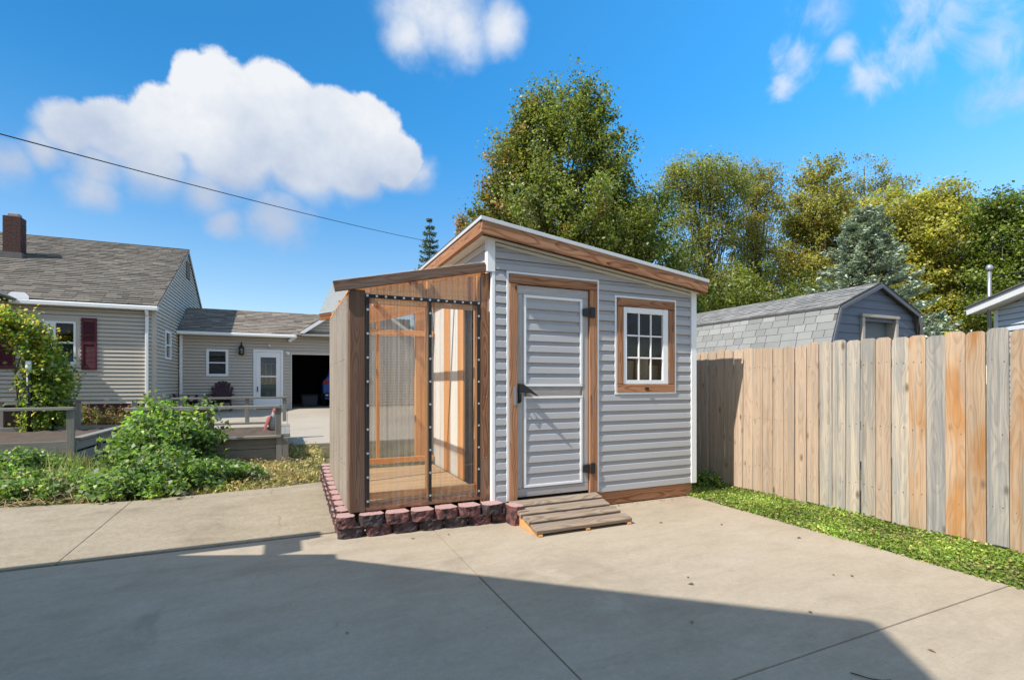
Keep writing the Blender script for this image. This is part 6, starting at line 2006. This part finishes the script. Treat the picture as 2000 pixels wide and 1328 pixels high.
make_tree('yellow_tree', 'broad bright yellow-green tree between the blue spruce and the pale house', 'tree', (27.49, 12.81), RT, [(-1.9, 0, 9.45, 1.31, 0.92, 0.95), (0.24, 0, 9.69, 1.43, 1.14, 1.07), (-0.71, 0, 8.26, 2.02, 2.02, 1.43), (0.71, 0, 7.78, 1.67, 1.71, 1.9), (-0.95, 0, 6.11, 1.67, 1.5, 1.67), (0.95, 0, 5.4, 1.43, 1.14, 1.43), (0.0, 0, 3.8, 2.4, 1.8, 1.6)], 1050, 62, 0.46, 0.125, [(0.165, 0.165, 0.022), (0.205, 0.19, 0.026), (0.12, 0.13, 0.020), (0.23, 0.185, 0.028)], (3, 3, 2, 1), 57, 0.18, 1.6, BEHIND, branches=70)
make_tree('leafy_tree', 'darker green leafy tree rising behind the pale house', 'tree', (27.77, 10.49), RT, [(0.0, 0, 8.75, 1.09, 0.76, 0.76), (-0.98, 0, 8.53, 0.65, 0.38, 0.76), (0.98, 0, 8.31, 1.3, 1.04, 1.3), (-0.11, 0, 7.23, 1.3, 1.04, 1.09), (0.54, 0, 5.92, 1.3, 1.04, 1.3), (-0.76, 0, 5.49, 0.87, 0.78, 1.3), (0.0, 0, 4.0, 1.8, 1.4, 1.4), (2.2, 0, 6.5, 1.5, 1.5, 2.0)], 720, 60, 0.48, 0.125, [(0.075, 0.10, 0.014), (0.11, 0.135, 0.016), (0.05, 0.075, 0.012)], (3, 2, 2), 58, 0.2, 1.6, BEHIND, branches=60)
make_tree('rust_tree', 'small rust-tinged treetop peeking over the shed roof edge', 'tree', (9.62, 28.57), RT, [(0.06, 0, 10.97, 0.56, 0.5, 0.56), (0.5, 0, 10.0, 0.95, 0.7, 0.93), (0.3, 0, 8.0, 1.6, 1.4, 1.6)], 120, 40, 0.4, 0.17, [(0.17, 0.085, 0.02), (0.10, 0.10, 0.016), (0.22, 0.11, 0.03)], (2, 2, 1), 59, 0.15, 3.0, BEHIND, branches=30)
make_tree('screen_tree', 'low dark hedge trees closing the gap under the willows', 'tree', (20.5, 15.8), RT, [(-3.2, 0, 3.9, 1.8, 1.2, 2.1), (-1.0, 0, 4.3, 1.8, 1.2, 2.5), (1.5, 0, 4.0, 1.9, 1.2, 2.3), (3.6, 0, 3.9, 1.8, 1.2, 2.1)], 700, 56, 0.5, 0.13, [(0.075, 0.095, 0.014), (0.11, 0.12, 0.018), (0.05, 0.07, 0.012)], (2, 2, 2), 60, 0.14, 0.8, BEHIND, branches=50)


def spruce(name, label, x, y, h, rad, seed, cols, wts, dens=1.0, zb=0.0):
    """tiers of drooping boughs with upturned tips, each clothed in needle sprays"""
    rng = np.random.default_rng(seed)
    t_ = thing(name, (x, y, zb), label, 'tree', BEHIND)
    Vs, Fs = [], []
    tube_data([(x, y, zb), (x, y, zb + h * 0.5), (x + 0.03, y, zb + h * 0.99)], [0.16, 0.10, 0.015], 8, Vs, Fs)
    raw('trunk', Vs, Fs, BARK, t_, smooth=True)
    LP, LA, LN, LC, LS = [], [], [], [], []
    Vs, Fs = [], []
    z = h * 0.06
    while z < h * 0.985:
        f_ = 1 - z / h
        rr = rad * (f_ ** 0.66) * rng.uniform(0.85, 1.1) + 0.06
        nb2 = int(7 + 7 * f_)
        a0 = rng.uniform(0, 6.28)
        for b in range(nb2):
            a = a0 + b * 6.283 / nb2 + rng.normal() * 0.16
            l = rr * rng.uniform(0.75, 1.15)
            dirv = np.array([math.cos(a), math.sin(a), 0])
            side = np.array([-dirv[1], dirv[0], 0])
            sag = rng.uniform(0.10, 0.26) * l * (0.35 + f_)
            q = np.linspace(0, 1, 6)
            pts = np.stack([x + dirv[0] * l * q, y + dirv[1] * l * q, zb + z - sag * np.sin(q * 2.2) + 0.16 * l * q ** 3], axis=1)
            tube_data([Vector(p_) for p_ in pts], [0.022 * (1 - .8 * s_) for s_ in q], 4, Vs, Fs)
            m_ = int(150 * dens * (0.25 + l / max(rad, .1)))
            u = rng.uniform(0.18, 1.0, m_) ** 0.75
            i0 = np.minimum((u * 5).astype(int), 4)
            fr = (u * 5 - i0)[:, None]
            c = pts[i0] * (1 - fr) + pts[i0 + 1] * fr
            w = (0.30 * l * (1.05 - u) + 0.05) * rng.normal(size=m_) * 0.75
            c = c + side * w[:, None] + np.array([0, 0, 1.0]) * (rng.normal(size=m_) * 0.045 - np.abs(w) * 0.18)[:, None]
            al = unit(dirv * 0.8 + side * (np.sign(w) * 0.7)[:, None] + np.array([0, 0, 0.15]) + rng.normal(size=(m_, 3)) * 0.35)
            nn = unit(np.array([0, 0, 1.0]) + rng.normal(size=(m_, 3)) * 0.55)
            nn = unit(nn - al * np.sum(nn * al, axis=1, keepdims=True))
            LP.append(c)
            LA.append(al)
            LN.append(nn)
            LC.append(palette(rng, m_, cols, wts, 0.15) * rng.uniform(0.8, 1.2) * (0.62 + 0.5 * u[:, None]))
            LS.append(rng.uniform(0.10, 0.21, m_))
        z += h * 0.036 * rng.uniform(0.8, 1.25)
    LP, LA, LN, LC, LS = map(np.concatenate, (LP, LA, LN, LC, LS))
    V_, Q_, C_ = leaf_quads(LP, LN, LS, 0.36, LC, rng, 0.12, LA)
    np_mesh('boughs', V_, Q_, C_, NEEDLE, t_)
    tag(raw('limbs', Vs, Fs, BARK, t_), kind='stuff')
    return t_


spruce('blue_spruce', 'pale blue-green spruce standing behind the gambrel barn', 18.4, 10.65, 7.7, 3.0, 61, [(0.15, 0.18, 0.14), (0.20, 0.235, 0.19), (0.09, 0.115, 0.085)], (3, 2, 2), 1.9)
spruce('dark_spruce', 'slim dark spruce top beyond the lean-to roof', 8.3, 31.3, 11.6, 1.9, 62, [(0.055, 0.085, 0.055), (0.075, 0.11, 0.075)], (2, 2), 0.5, 0.5)

# ------------------------------------------------------------------ overhead wire crossing above the tan house, fixed to a pole behind the shed
A = Vector((-6.2, 15.5, 7.35))
wa_ = Vector((-0.531, 1.3378, 0.5031)) * 11.0 + Vector((0, 0, 1.4))
wb_ = Vector((0.24994, 0.9845, 0.28778)) * 33.0 + Vector((0, 0, 1.4))
d_ = wb_ - wa_
st, en = wa_ - d_ * 0.55, wb_ + d_ * 0.06
pts = []
for q in range(41):
    s_ = q / 40
    p = st.lerp(en, s_)
    tt = (p - wa_).dot(d_) / d_.length_squared
    pts.append(p + Vector((0, 0, 0.9 * (tt * tt - tt) * 0.55)))
wire = tube('overhead_wire', pts, 0.014, CABLE, None, 6)
tag(wire, 'single black overhead wire slanting across the sky past the cloud', 'wire')
